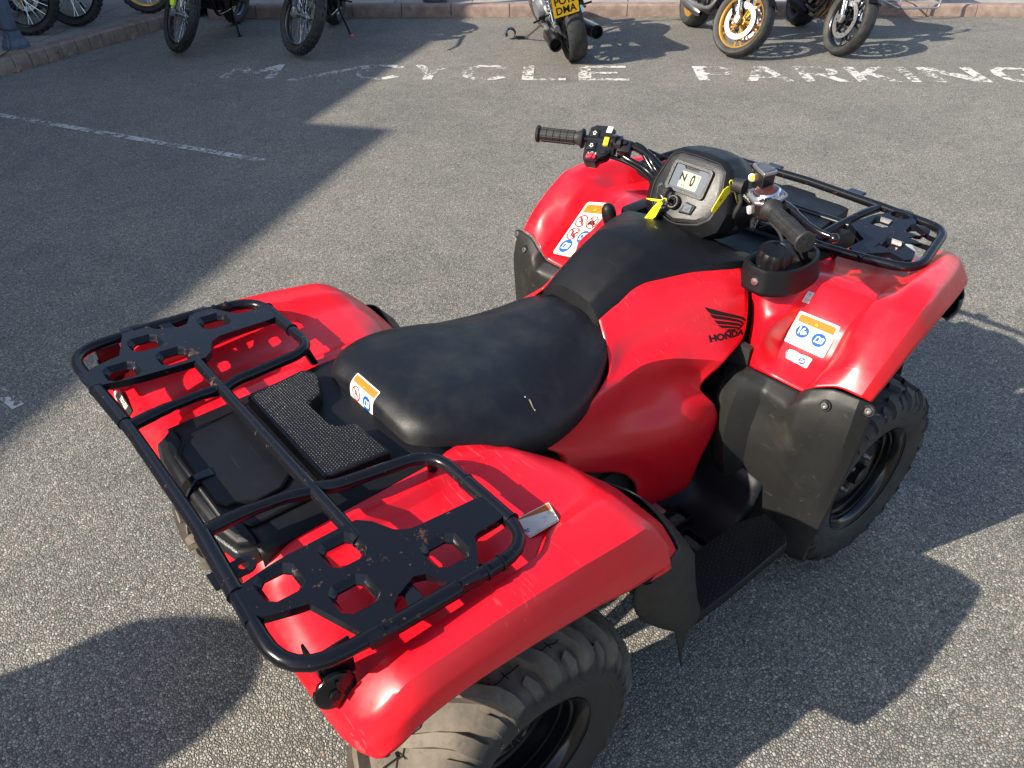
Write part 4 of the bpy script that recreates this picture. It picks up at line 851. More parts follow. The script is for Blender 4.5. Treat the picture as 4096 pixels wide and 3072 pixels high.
FP=xy((1.428,-0.241,0.901),(1.454,-0.243,0.903),(1.516,-0.258,0.908),(1.573,-0.291,0.912),(1.576,-0.308,0.913),(1.558,-0.355,0.911),(1.532,-0.367,0.909),(1.505,-0.418,0.907),(1.502,-0.440,0.907),(1.455,-0.451,0.903),(1.453,-0.432,0.903),(1.460,-0.389,0.903),(1.438,-0.377,0.902),(1.417,-0.396,0.900),(1.402,-0.437,0.899),(1.362,-0.449,0.895),(1.347,-0.437,0.894),(1.359,-0.394,0.895),(1.317,-0.354,0.892),(1.286,-0.357,0.889),(1.316,-0.306,0.892),(1.377,-0.310,0.897))
FH=xy((1.569,-0.309,0.898),(1.491,-0.293,0.892),(1.512,-0.383,0.894),(1.401,-0.376,0.885))
for mir in (False,True): plate('rack_plate',FP,FH,lambda x,y:fz(x)+.0095,fr,mir=mir,hs=.0225)
# storage box lid under the front rack
b=B(); b.prism([(1.335,-.17),(1.35,-.20),(1.455,-.185),(1.54,-.175),(1.55,-.15),(1.55,-.06),(1.57,-.05),(1.57,.05),(1.55,.06),(1.55,.15),(1.54,.175),(1.455,.185),(1.35,.20),(1.335,.17)],.05,Matrix.Translation((0,0,.845))); b.obj('front_box_lid',M['black'],qb,30,bev=.010)
b=B(); b.box((1.18,0,.82),(.32,.44,.08),bev=.02); b.box((1.33,0,.80),(.5,.40,.08),bev=.02); b.obj('front_deck',M['black'],qb,30)
# ---------------------------------------------------------------- fuel cap and its tray
def tray(mir):
    top=[(1.085,-.205,.930),(.992,-.208,.930),(.975,-.241,.930),(.975,-.280,.930),(1.013,-.318,.930),(1.062,-.330,.930),(1.120,-.326,.932),(1.165,-.300,.934),(1.175,-.255,.936),(1.15,-.215,.934)]
    bot=[(1.085,-.200,.870),(.985,-.205,.868),(.966,-.243,.868),(.966,-.286,.868),(1.008,-.327,.868),(1.062,-.340,.872),(1.126,-.336,.880),(1.175,-.305,.884),(1.185,-.250,.884),(1.15,-.20,.880)]
    cx,cy=1.065,-.268
    def ins(p,k,dz): return (p[0]+(cx-p[0])*k,p[1]+(cy-p[1])*k,p[2]+dz)
    rows=[bot,[tuple((a*.3+c*.7) for a,c in zip(p,q)) for p,q in zip(bot,top)],top,[ins(p,.08,.001) for p in top],[ins(p,.16,-.010) for p in top],[ins(p,.22,-.045) for p in top],[ins(p,.75,-.048) for p in top]]
    o=patch('cap_tray',rows,M['black'],qb,.003,2,mir,crease=[('r',2,.7),('r',3,.7),('r',5,.6)]+[('c',k,.5) for k in (1,2,3,4)],wrap=True)
    if not mir:
        p=Vector((.968,-.262,.898)); b=B(); b.lathe([(0,.004),(.009,.003),(.011,-.004)],p,(-1,0,.1),16); b.obj('bolt',M['steel'],o,30)
    return o
tray(False)
b=B(); b.box((1.0,0,.85),(.2,.36,.08),bev=.01); b.obj('tank_top',M['dark'],qb,None)
cp=empty('fuel_cap',(1.020,-0.270,0.959)); cp.parent=qb; cp.rotation_euler=(R(6),R(-8),0)
b=B(); n=96; vs=[]
for (r,h,sc) in ((.040,-.030,0),(.041,-.026,1),(.0425,-.004,1),(.0405,.006,.7),(.036,.012,.2),(.026,.014,0),(.0245,.0125,0),(0,.0125,0)):
    for i in range(n):
        t=2*PI*i/n; c=math.cos(9*t); rr2=r-(.0042*sc*max(0,c)**.7 if c>0 else 0); vs.append((rr2*math.cos(t),rr2*math.sin(t),h))
b.add(vs,[(j*n+i,j*n+(i+1)%n,(j+1)*n+(i+1)%n,(j+1)*n+i) for j in range(7) for i in range(n)]); b.obj('cap',M['black'],cp,32)
b=B(); b.lathe([(.0,-.075),(.036,-.075),(.036,-.028)],n=32); b.obj('filler_neck',M['black'],cp,30)
b=B(); b.tube([(cp.location.x+.07,-.255,.935),(1.12,-.21,.97),(1.10,-.13,1.0)],.004,.03,n=8); b.obj('breather_hose',M['dark'],qb,True)
# gear lever knob on the left of the cover
c=Vector((0.980,0.235,0.895)); b=B(); b.lathe([(0,.040),(.012,.037),(.019,.026),(.021,.008),(.019,-.014),(.013,-.032),(.008,-.045),(.007,-.12)],c,(-.15,.1,1),24); b.obj('gear_lever',M['black'],qb,True)
b=B(); b.box(Vector((1.038,0.205,0.912))+Vector((.04,0,-.02)),(.12,.05,.05),bev=.01); b.obj('lever_gate',M['black'],qb,30)
# ---------------------------------------------------------------- instrument pod
def ring(x0,l,k=.5,z0=.979): 
    full=l+[(-y,z) for y,z in l[-2:0:-1]]; return [(x0+(z-z0)*k,y,z) for y,z in full]
r0=ring(.966,[(0,1.104),(.056,1.102),(.076,1.092),(.086,1.060),(.090,1.035),(.084,1.004),(.062,.988),(0,.975)],.55)
r1=ring(.972,[(0,1.112),(.058,1.110),(.082,1.099),(.094,1.062),(.100,1.035),(.094,1.000),(.069,.980),(0,.965)],.55)
r2=ring(.996,[(0,1.118),(.062,1.115),(.090,1.102),(.112,1.056),(.124,1.015),(.116,.968),(.080,.944),(0,.930)],.45)
r3=ring(1.08,[(0,1.114),(.062,1.108),(.090,1.088),(.120,1.040),(.133,.990),(.124,.946),(.085,.920),(0,.912)],.3)
r4=ring(1.16,[(0,1.092),(.056,1.082),(.080,1.060),(.098,1.02),(.104,.98),(.098,.94),(.06,.915),(0,.91)],.1)
r5=[(1.18,y*.3,1.0+(z-1.0)*.3) for _,y,z in r4]
pod=patch('instrument_pod',[r1,r2,r3,r4,r5],M['black'],qb,.003,2,crease=[('r',0,1),('r',1,.95),('r',2,.9),('r',3,.6)]+[('c',k,.95) for k in range(1,14) if k!=7],wrap=True)
r0b=ring(.968,[(0,1.106),(.053,1.104),(.073,1.094),(.083,1.058),(.090,1.02),(.077,.987),(.047,.968),(0,.962)],.55)
b=B(); nb=len(r0); b.add(r1+r0,[(k,(k+1)%nb,nb+(k+1)%nb,nb+k) for k in range(nb)]+[tuple(nb+k for k in range(nb))]); b.obj('bezel',M['grain'],qb,30,bev=.002)
# frame on the sloping face: u across (to the rider's right), v up the face
FN=Vector((-1,0,.55)).normalized(); FU=Vector((0,-1,0)); FV=FN.cross(FU).normalized()
if FV.z<0: FV=-FV
FO=Vector((.966+(1.056-.979)*.55,0,1.056))+FN*.001
def fpnt(u,v,d=0): return FO+FU*u+FV*v+FN*d
FM=Matrix((FU,FV,FN)).transposed().to_4x4(); FM.translation=FO
def fpoly(pts,h,d=0): return [(x,y) for x,y in pts]
b=B(); fo=rrect(-.061,-.030,.061,.045,.010)
v,f=fill2d([fo,rrect(-.052,-.022,.052,.038,.007)[::-1]]); n=len(v); k=len(fo); b.add([fpnt(x,y,.007) for x,y in v]+[fpnt(x*1.05,y*1.03,-.004) for x,y in fo]+[fpnt(x,y,.001) for x,y in v[k:]],list(f)+[(i,(i+1)%k,n+(i+1)%k,n+i) for i in range(k)]+[(k+i,k+(i+1)%(n-k),n+k+(i+1)%(n-k),n+k+i) for i in range(n-k)])
b.obj('display_frame',M['grain'],qb,30,bev=.0015)
ds=empty('display'); ds.parent=qb
mk=lambda poly,h0,h1,name,m,par,bev=0: B().add([fpnt(x,y,h1) for x,y in poly]+[fpnt(x,y,h0) for x,y in poly],[tuple(range(len(poly)))]+[(i,(i+1)%len(poly),len(poly)+(i+1)%len(poly),len(poly)+i) for i in range(len(poly))]).obj(name,m,par,30,bev=bev)
mk([(-.051,-.021),(.051,-.021),(.051,.033),(.044,.037),(.024,.037),(.018,.030),(-.022,.030),(-.028,.037),(-.051,.037)],0,.0035,'display_face',M['lcdface'],ds)
cor=[fpnt(-.026,-.016,.0036),fpnt(.032,-.016,.0036),fpnt(.032,.024,.0036),fpnt(-.026,.024,.0036)]
asp=58/40
el=[(text2d('N',.62,off=.01,sx=.75),M['blackprint'],1)]
el=[(warp(text2d('N',.66,off=.025),.2,.62,1),M['blackprint'],1),(warp(text2d('0',.98,off=.035),.95,.54,1,0,.62),M['blackprint'],1),(stroke([(.02,.30),(1.30,.30)],.02),M['blackprint'],1),(stroke([(.42,.30),(.42,.98)],.02),M['blackprint'],1),(stroke([(1.17,.86),(1.32,.86)],.05),M['blackprint'],1),(stroke([(1.2,.70),(1.36,.70)],.02),M['blackprint'],1),
 (warp(text2d('8.8.....F',.22),.55,.14),M['blackprint'],1),(warp(text2d('-',.2),1.25,.14),M['blackprint'],1)]
decal('lcd',ds,cor,asp,el,None,M['lcd'],lift=.0006)
# ignition barrel and small winged badge below the display
b=B(); o=fpnt(-.014,-.056); b.lathe([(.019,-.004),(.0185,.010),(.016,.013),(.013,.013),(.0125,.006),(0,.006)],o,FN,32); b.obj('ignition_surround',M['grain'],qb,40)
b=B(); b.lathe([(.0115,.0),(.0115,.012),(.010,.014),(0,.014)],o,FN,24); b.obj('ignition_lock',M['gloss'],qb,40)
bp=[fpnt(.020,-.068,.004),fpnt(.043,-.068,.004),fpnt(.043,-.049,.004),fpnt(.020,-.049,.004)]
b=B(); b.hull([fpnt(.008,-.076,.0),fpnt(.046,-.072,0),fpnt(.052,-.046,0),fpnt(.018,-.044,0),fpnt(.010,-.073,.005),fpnt(.044,-.070,.004),fpnt(.049,-.047,.004),fpnt(.020,-.046,.005)]); b.obj('badge_mount',M['black'],qb,None,bev=.002)
decal('badge',qb,[p+FN*.002 for p in bp],1.25,[(fill2d([[(.1,.3),(.35,.25),(.6,.45),(1.15,.75),(.9,.5),(.8,.25),(1.0,.2),(.55,.12),(.5,.25),(.2,.2)]]),M['chrome'],1)],None,M['lcdface'],lift=.001)
# ---------------------------------------------------------------- handlebar
hb=empty('handlebar'); hb.parent=qb
L0,L1=Vector((.972,.345,1.09)),Vector((.905,.460,1.09)); R0,R1=Vector((.947,-.279,1.092)),Vector((.868,-.419,1.088))
b=B(); b.tube([L1,L0,(1.055,.215,1.088),(1.09,.10,1.00),(1.09,-.10,1.00),(1.035,-.195,1.095),R0,R1],.0111,.06,n=16); b.obj('bar',M['gloss'],hb,60)
def grip(a,c,name):
    d=(c-a).normalized(); ln=(c-a).length; pr=[(.0135,0)]
    e=B()
    pr=[(.012,-.004),(.026,-.002),(.027,.002),(.022,.006),(.0185,.014)]
    for k in range(5): h=.022+k*(ln-.034)/5; w_=(ln-.034)/5; pr+=[(.0165,h),(.0182,h+.0015),(.0182,h+w_-.002),(.0165,h+w_-.0005)]
    pr+=[(.0175,ln-.010),(.0225,ln-.008),(.0235,ln-.003),(.0215,ln),(.0,ln+.001)]
    e.lathe(pr,a,d,40); g=e.obj(name,M['grip'],hb,35)
    q=d.to_track_quat('Z','Y'); e=B()
    for k in range(10):
        t=2*PI*k/10; r=.0188; p=a+q@Vector((r*math.cos(t),r*math.sin(t),.022)); p2=a+q@Vector((r*math.cos(t),r*math.sin(t),ln-.014)); e.cyl(p,p2,.0011,n=5)
    e.obj('grip_ribs',M['grip'],g,None)
    e=B(); e.lathe([(0,.0015),(.0035,.0015),(.0035,-.001)],c,d,12)
    for k in range(6): t=2*PI*k/6; e.lathe([(0,.0006),(.0024,.0006),(.0028,.0012)],c+q@Vector((.012*math.cos(t),.012*math.sin(t),0)),d,10)
    e.obj('grip_end_dimples',M['dark'],g,None); return g
grip(L0,L1,'grip'); grip(R0,R1,'grip')
# left switch box
dL=(L1-L0).normalized(); nL=Vector((-.62,-.12,.78)); nL=(nL-dL*nL.dot(dL)).normalized(); vL=nL.cross(-dL).normalized()
if vL.z<0: vL=-vL
cL=Vector((0.983,0.297,1.091))
S_=Matrix((-dL,vL,nL)).transposed().to_4x4(); S_.translation=cL-nL*.018
sb=empty('switch_box'); sb.parent=hb
b=B(); b.T=S_
P=[(-.036,.052),(-.022,.060),(.026,.060),(.042,.050),(.044,-.018),(.034,-.036),(.012,-.050),(.008,-.064),(-.030,-.064),(-.036,-.052),(-.040,-.010)]
P=[(x*.92,y*.92) for x,y in P]
b.prism(P,.036,Matrix.Translation((0,0,-.022))); b.obj('housing',M['switch'],sb,30,bev=.005)
def sbx(name,c,d,m,bev=.0018): b=B(); b.T=S_; b.box(c,d,bev=bev); return b.obj(name,m,sb,30)
def s3(x,y,z=.019): return S_@Vector((x,y,z))
u1=sbx('up_button',(-.016,.026,.015),(.025,.022,.006),M['black']); d1=sbx('down_button',(-.016,-.014,.015),(.025,.022,.006),M['black'])
for bt,yy,sgn in ((u1,.026,1),(d1,-.014,-1)):
    arrow=[(-.2,-.4*sgn),(.2,-.4*sgn),(.2,.0),(.42,.0),(0,.42*sgn),(-.42,.0),(-.2,.0)]; inn_=[(x*.55,y*.55) for x,y in arrow]
    decal('print',bt,[s3(-.024,yy-.008),s3(-.008,yy-.008),s3(-.008,yy+.008),s3(-.024,yy+.008)],1,[(fill2d([[(x+.5,y+.5) for x,y in arrow]]),M['white'],0),(fill2d([[(x+.5,y+.5) for x,y in inn_]]),M['blackprint'],1)],lift=.0004)
y1=sbx('dip_switch',(.021,.003,.016),(.014,.026,.010),M['swyellow']); sbx('start_button',(.021,-.028,.015),(.014,.012,.008),M['switch']); 
sbx('engine_stop_switch',(-.010,-.047,.017),(.026,.012,.009),M['swred']); sbx('stop_lever',(-.010,-.047,.021),(.008,.013,.009),M['swred'])
decal('sticker',sb,[s3(.013,.033,.0145),s3(.028,.033,.0145),s3(.030,.053,.0145),s3(.015,.053,.0145)],.75,[(warp(text2d(t,.13),.37,.85-.2*i),M['blackprint'],1) for i,t in enumerate(('HHH','IIII','HHI'))],None,M['white'],lift=.0006)
for t,x,y in (('o',-.02,-.034),('O',-.010,-.033),('8',0,-.035)): decal('print',sb,[s3(x-.004,y-.004,.0145),s3(x+.004,y-.004,.0145),s3(x+.004,y+.004,.0145),s3(x-.004,y+.004,.0145)],1,[(warp(text2d(t,1.1),.5,.5),M['white'],0)],lift=.0004)
# clamp block with a round button, inboard of it
cB=Vector((1.028,0.240,1.086)); b=B(); b.box(cB-Vector((0,0,.012)),(.036,.036,.036),S_.to_3x3().to_4x4(),bev=.004); o=b.obj('clamp_block',M['switch'],hb,30)
b=B(); b.cyl(cB+nL*.005,cB+nL*.014,.008,.007,16); b.obj('button',M['black'],o,30)
cC=Vector((1.019,0.257,1.088)); b=B(); b.cyl(cC-dL*-.010,cC-dL*.010,.021,n=20); b.box(cC+Vector((-.014,0,.016)),(.014,.016,.02),bev=.002); b.box(cC+Vector((-.02,0,-.016)),(.012,.016,.02),bev=.002); o=b.obj('lever_clamp',M['switch'],hb,30)
b=B(); 
for p in ((1.016,0.255,1.108),(1.015,0.260,1.072)): b.cyl(Vector(p)-nL*.002,Vector(p)+nL*.006,.005,n=6)
b.obj('bolt',M['steel'],o,None)
# cables and hoses
b=B()
b.tube([(1.047,0.222,1.089),(1.061,0.200,1.079),(1.062,0.170,1.050),(1.053,0.140,1.033),(1.10,.09,.97)],.008,.04,n=10)
b.tube([(1.052,0.225,1.080),(1.058,0.205,1.072),(1.050,0.170,1.049),(1.047,0.140,1.028),(1.09,.10,.95)],.006,.04,n=10)
b.tube([(1.024,0.245,1.057),(1.027,0.210,1.049),(1.040,0.180,1.039),(1.042,0.140,1.022),(1.08,.09,.94)],.0085,.04,n=10)
b.tube([(1.002,0.270,1.053),(1.016,0.250,1.048),(1.028,0.210,1.040),(1.040,0.160,1.020),(1.07,.1,.93)],.006,.04,n=10)
b.tube([(1.089,0.210,1.067),(1.098,0.190,1.060),(1.122,0.160,1.047),(1.22,.12,1.02)],.004,.03,n=8)
b.obj('cables',M['gloss'],hb,60)
# throttle housing, cap, lever and brake reservoir on the right
dR=(R1-R0).normalized(); nR=Vector((-.25,.05,1)); nR=(nR-dR*nR.dot(dR)).normalized(); vR=dR.cross(nR).normalized()
th=empty('throttle_housing'); th.parent=hb; cT=Vector((0.997,-0.230,1.105))
TM=Matrix((dR,vR,nR)).transposed().to_4x4(); TM.translation=cT
b=B(); b.T=TM; b.prism([(-.044,-.026),(-.02,-.036),(.024,-.036),(.034,-.018),(.034,.020),(.018,.036),(-.028,.034),(-.044,.018)],.040,Matrix.Translation((0,0,-.052))); b.obj('housing',M['switch'],th,30,bev=.005)
b=B(); b.T=TM; b.prism([(-.046,-.028),(-.02,-.038),(.026,-.038),(.037,-.018),(.037,.022),(.018,.038),(-.03,.036),(-.046,.018)],.008,Matrix.Translation((0,0,-.013))); b.obj('chrome_flange',M['alloy'],th,30,bev=.002)
b=B(); b.T=TM; b.lathe([(.030,-.006),(.031,.003),(.028,.007),(.0265,.007)],n=40); b.obj('cap_ring',M['chrome'],th,40)
b=B(); b.T=TM; b.lathe([(.0268,.0065),(.024,.0085),(0,.009)],n=40); b.obj('round_cap',M['bronze'],th,40)
b=B(); 
for a,c in ((-.036,-.018),(.026,-.028),(.026,.026),(-.030,.028)): b.T=TM; b.cyl((a,c,-.006),(a,c,.002),.0036,n=6)
b.obj('bolt',M['steel'],th,None)
pt=Vector((0.998,-0.192,1.075)); decal('print',th,[pt+dR*-.018-vR*-.0+Vector((0,0,-.006)),pt+dR*.018+Vector((0,0,-.006)),pt+dR*.018+Vector((.003,0,.008)),pt-dR*.018+Vector((.003,0,.008))],2.4,[(warp(text2d('2WD 4WD',.5),1.2,.5),M['white'],1)],None,M['switch'],lift=.012)
b=B(); p=Vector((0.987,-0.208,1.060)); b.box(p,(.010,.026,.018),TM.to_3x3().to_4x4(),bev=.002); b.obj('drive_switch',M['white'],th,30)
b=B(); b.tube([(1.005,-0.220,1.045),(0.989,-0.220,1.040),(0.965,-0.230,1.035),(0.954,-0.238,1.030)],.007,.01,n=10,rs=[.009,.009,.007,.005]); b.obj('thumb_lever',M['switch'],th,50)
rs_=empty('brake_reservoir'); rs_.parent=hb
RT=[(1.021,-0.165,1.150),(1.049,-0.179,1.150),(1.026,-0.230,1.150),(0.984,-0.223,1.150)]
RT=[Vector(p) for p in RT]
c_=sum(RT,Vector())/4
b=B(); lo=[c_+(p-c_)*.94+Vector((0,0,-.008)) for p in RT]; l2=[c_+(p-c_)*.84+Vector((.0,0,-.055)) for p in RT]; b.add(lo+l2,[(0,1,2,3),(7,6,5,4)]+[(i,(i+1)%4,4+(i+1)%4,4+i) for i in range(4)]); b.obj('reservoir_body',M['switch'],rs_,30,bev=.003)
b=B(); b.add(RT+[p+Vector((0,0,-.009)) for p in RT],[(0,1,2,3),(7,6,5,4)]+[(i,(i+1)%4,4+(i+1)%4,4+i) for i in range(4)]); li=b.obj('reservoir_lid',M['alloy'],rs_,30,bev=.002)
b=B(); q=[c_+(p-c_)*.86 for p in RT]; b.add([p+Vector((0,0,.0012)) for p in q],[(0,1,2,3)]); b.obj('worn_lid_face',dusty('worn black lid',(.05,.05,.055),(.45,.45,.45),(.3,.5),200,.2,30,thr=(.5,.6)),li,None)
b=B(); 
for k in (0,2): p=c_+(RT[k]-c_)*.62; b.cyl(p,p+Vector((0,0,.003)),.0045,n=8)
b.obj('bolt',M['steel'],li,None)
p=Vector((1.012,-0.177,1.120)); dd=(Vector((-0.5286,-1.1519,1.7965))-p).normalized(); b=B(); b.lathe([(.0095,-.004),(.0095,.003),(.0075,.0035),(0,.0035)],p,(-.8,-.35,.35),20); g=b.obj('sight_glass',M['steel'],rs_,30)
b=B(); b.lathe([(.0068,.0038),(0,.005)],p,(-.8,-.35,.35),16); b.obj('fluid',mat('brake fluid',(.45,.30,.04),.15),g,None)
b=B(); b.tube([(1.03,-.21,1.085),(1.014,-0.267,1.085),(0.998,-0.308,1.082),(0.973,-0.354,1.078),(0.962,-0.395,1.075),(0.965,-0.424,1.073)],.007,.03,n=12,rs=[.009,.010,.008,.0065,.006,.006]); 
b.lathe([(0,.011),(.006,.0095),(.0105,.004),(.0115,0),(.0105,-.004),(.006,-.0095),(0,-.011)],(0.962,-0.431,1.073),(0,0,1),16); b.obj('brake_lever',M['gloss'],hb,60)
b=B(); b.tube([(1.002,-0.136,1.095),(1.006,-0.165,1.095)],.017,n=16,rs=[.015,.018]); b.obj('rubber_boot',M['grip'],hb,50)
b=B(); b.tube([(1.045,-0.125,1.060),(1.042,-0.140,1.040),(1.030,-0.137,1.020),(1.034,-0.130,1.000)],.006,.02,n=8); b.tube([(1.025,-0.120,1.070),(1.075,-0.084,1.000),(1.05,-.13,.96)],.007,.02,n=8)
b.tube([(1.02,-.22,1.07),(1.08,-.2,1.02),(1.14,-.12,.95),(1.16,-.05,.90)],.008,.04,n=8); b.tube([(1.04,-.24,1.06),(1.12,-.23,1.0),(1.18,-.12,.92)],.006,.04,n=8); b.obj('cables',M['dark'],hb,50)
b=B(); b.box((1.08,0,.96),(.08,.16,.1),bev=.02); b.cyl((1.12,0,.60),(1.07,0,.98),.028); b.obj('steering_stem',M['dark'],hb,40)
# ---------------------------------------------------------------- key, strap and yellow tags (loose things)
ky=tag(empty('ignition_key',o if isinstance(o,tuple) else (0,0,0)),'ignition key with wire ring and black strap hanging below the display','key')
IG=fpnt(-.014,-.056,.014)
b=B(); b.box(IG+FN*.008,(.004,.010,.018),FM.to_3x3().to_4x4()); b.obj('key_head',M['gloss'],ky,None)
rc=IG+FN*.016+FU*-.026+FV*-.012; b=B(); 
b.tube([rc+FU*.0125*math.cos(t)+(FV*.85+FN*.2).normalized()*.0155*math.sin(t) for t in [2*PI*k/24 for k in range(24)]],.0010,n=6,closed=True); b.obj('wire_ring',M['chrome'],ky,None)
sp=[Vector(p) for p in ((0.955,0.040,1.014),(0.955,0.055,1.026),(0.958,0.056,1.045),(0.960,0.048,1.055),(0.962,0.039,1.054),(0.962,0.038,1.039),(0.957,0.038,1.017))]
b=B(); wv=Vector((-.35,-.4,-.1)).normalized()*.0055; n=len(sp); b.add([p-wv for p in sp]+[p+wv for p in sp],[(i,i+1,n+i+1,n+i) for i in range(n-1)]); s=b.obj('strap',mat('black strap',(.03,.05,.055),.5),ky,True); md=s.modifiers.new('s','SOLIDIFY'); md.thickness=.0008
decal('print',s,[sp[6]-wv,sp[6]+wv,sp[4]+wv,sp[4]-wv],.25,[(warp(text2d('06969 6968',.28),.125,.5,1,R(90),.55),M['white'],0)],lift=-.0028)
def tagthing(poly,loop,name,label,marks,thick=.0016):
    P=[Vector(p) for p in poly]; nn=(P[1]-P[0]).cross(P[-1]-P[0]).normalized()
    e=tag(empty(name,P[0]),label,'tag','yellow plastic tags on the handlebar controls')
    P2=[p-P[0] for p in P]; n=len(P); b=B(); b.add([p+nn*thick/2 for p in P2]+[p-nn*thick/2 for p in P2],[tuple(range(n)),tuple(range(n,2*n))[::-1]]+[(i,(i+1)%n,n+(i+1)%n,n+i) for i in range(n)]); b.obj('blade',M['tag'],e,None,bev=.0005)
    b=B(); b.tube([Vector(p)-P[0] for p in loop],.0012,.004,n=6); b.obj('tie',M['tag'],e,True)
    b=B()
    for (a,c) in marks: b.tube([Vector(a)-P[0],Vector(c)-P[0]],.0004,n=4)
    if marks: b.obj('pen_writing',M['blackprint'],e,None)
    return e
tagthing([(0.945,0.079,0.953),(0.945,0.055,0.991),(0.947,0.034,1.018),(0.947,0.030,1.018),(0.947,0.026,1.009),(0.945,0.042,0.970),(0.945,0.070,0.941),(0.945,0.074,0.942)],
 [(0.944,0.031,1.015),(0.942,0.058,1.010),(0.942,0.077,1.009),(0.941,0.053,1.015),(0.941,0.027,1.020),(0.943,0.021,1.027),(0.945,0.013,1.027),(0.945,0.014,1.020)],'key_tag','yellow plastic tag with pen writing hanging from the ignition key',
 [(Vector((0.943,0.067,0.963)).lerp((0.944,0.042,1.000),i/5),Vector((0.944,0.063,0.953)).lerp((0.944,0.038,0.990),i/5)) for i in range(6)])
tagthing([(0.993,-0.135,1.093),(0.994,-0.135,1.077),(0.947,-0.135,1.041),(0.937,-0.135,1.040),(0.931,-0.135,1.045),(0.931,-0.135,1.051),(0.967,-0.135,1.091),(0.982,-0.135,1.095)],
 [(0.989,-0.137,1.093),(0.981,-0.137,1.106),(0.983,-0.140,1.112),(0.989,-0.142,1.105),(0.993,-0.140,1.094),(1.009,-0.140,1.069),(1.024,-0.140,1.043)],'throttle_tag','yellow plastic tag hanging from the rubber boot beside the throttle',
 [((0.955,-0.137,1.063),(0.964,-0.137,1.073)),((0.956,-0.137,1.066),(0.961,-0.137,1.070)),((0.952,-0.137,1.069),(0.957,-0.137,1.069))])
# ---------------------------------------------------------------- warning labels, badges and printed marks on the quad bike
def asp(c): c=[Vector(p) for p in c]; return ((c[1]-c[0]).length+(c[2]-c[3]).length)/((c[3]-c[0]).length+(c[2]-c[1]).length)
def rider(x,y,s,k):
    e=[(ringshape(x-.42*s,y-.38*s,.22*s,.07*s),M['blackprint'],k),(ringshape(x+.45*s,y-.38*s,.22*s,.07*s),M['redprint'],k),(stroke([(x-.5*s,y-.1*s),(x+.1*s,y-.12*s),(x+.55*s,y-.05*s)],.12*s),M['blackprint'],k),
       (stroke([(x-.05*s,y+.0*s),(x+.02*s,y+.32*s),(x+.25*s,y+.1*s)],.14*s),M['blackprint'],k),(fill2d([circ(x+.05*s,y+.5*s,.12*s,12)]),M['blackprint'],k),(stroke([(x-.25*s,y),(x-.18*s,y+.35*s)],.13*s),M['blackprint'],k),(fill2d([circ(x-.17*s,y+.52*s,.11*s,12)]),M['blackprint'],k)]
    return e
def no(x,y,s,k): return [(ringshape(x,y,s,.15*s),M['redprint'],k+1),(stroke([(x-.6*s,y+.65*s),(x+.6*s,y-.65*s)],.14*s),M['redprint'],k+2)]
c=[(1.0215,-.3415,.7453),(1.0417,-.4417,.734),(1.0897,-.4413,.8044),(1.0675,-.3422,.8142)]
a=asp(c)
dR_=decal('warning_label',qb,c,a,[(stroke([(.07,.07),(a-.07,.07),(a-.07,.93),(.07,.93)],.012,True),M['grey'],1),(fill2d([[(.07,.70),(a-.07,.70),(a-.07,.93),(.07,.93)]]),M['orange'],2)]+warntri(a*.5,.80,.085,3)
 +[(fill2d([circ(a*.28,.46,.19)]),M['blue'],2),(warp(text2d('16',.29,off=.014,sx=.72),a*.25,.465),M['white'],3),(warp(text2d('+',.17,off=.012),a*.25+.125,.44),M['white'],3)]+book(a*.71,.42,.20,M['white'],M['blue'],2)
 +[(fill2d([circ(x,y,.03,12)]),M['white'],5) for x,y in ((.07,.07),(a-.07,.07),(a-.07,.93),(.07,.93))]+[(fill2d([circ(x,y,.010,8)]),M['blackprint'],6) for x,y in ((.07,.07),(a-.07,.07),(a-.07,.93),(.07,.93))],
 FF[0],M['white'],'white and orange 16+ warning label on the right front fender',flat=True,reach=.03)
c0=Vector((0.959,0.452,0.712)); c1=Vector((1.092,0.452,0.854)); ci=Vector((.020,-.110,.004)); c=[c0,c0+ci,c1+ci,c1]
a=asp(c)
dL_=decal('warning_label',qb,c,a,[(stroke([(.05,.04),(a-.05,.04),(a-.05,.96),(.05,.96)],.008,True),M['grey'],1),(fill2d([[(.05,.80),(a-.04,.80),(a-.04,.95),(.05,.95)]]),M['orange'],2)]+warntri(a*.52,.87,.055,3)
 +rider(a*.27,.64,.085,2)+no(a*.27,.64,.115,4)+[(fill2d([[(a*.60,.66),(a*.70,.68),(a*.86,.62),(a*.80,.58),(a*.66,.60),(a*.58,.58)]]),M['blackprint'],2),(stroke([(a*.76,.65),(a*.80,.70)],.02),M['blackprint'],2)]+no(a*.72,.635,.115,4)
 +[(stroke([(a*.18,.42),(a*.24,.45),(a*.22,.36)],.02),M['blackprint'],2),(stroke([(a*.28,.36),(a*.38,.44)],.025),M['blackprint'],2),(fill2d([circ(a*.34,.36,.025,10)]),M['blackprint'],2)]+no(a*.27,.40,.115,4)
 +[(fill2d([circ(a*.72,.37,.115)]),M['blue'],2),(ringshape(a*.68,.38,.05,.015),M['white'],3),(ringshape(a*.78,.40,.045,.015),M['white'],3),(stroke([(a*.60,.32),(a*.68,.34),(a*.72,.30)],.02),M['white'],3)]+book(a*.30,.17,.12,M['white'],M['blue'],2),
 FF[1],M['white'],'tall white and orange pictogram warning label on the left front fender',reach=.05,flat=True)
c=[(1.0713,-.3379,.8366),(1.0847,-.3485,.8302),(1.1047,-.3475,.8528),(1.0922,-.3372,.8583)]
a=asp(c)
decal('fuel_label',qb,c,a,[(ringshape(a/2,.75,.2,.02),M['grey'],1),(ringshape(a/2,.27,.2,.02),M['grey'],1),(warp(text2d('E5',.2),a/2,.75),M['blackprint'],2),(warp(text2d('E10',.17),a/2,.27),M['blackprint'],2)],FF[0],M['wornwhite'],'small white E5 E10 label',flat=True)
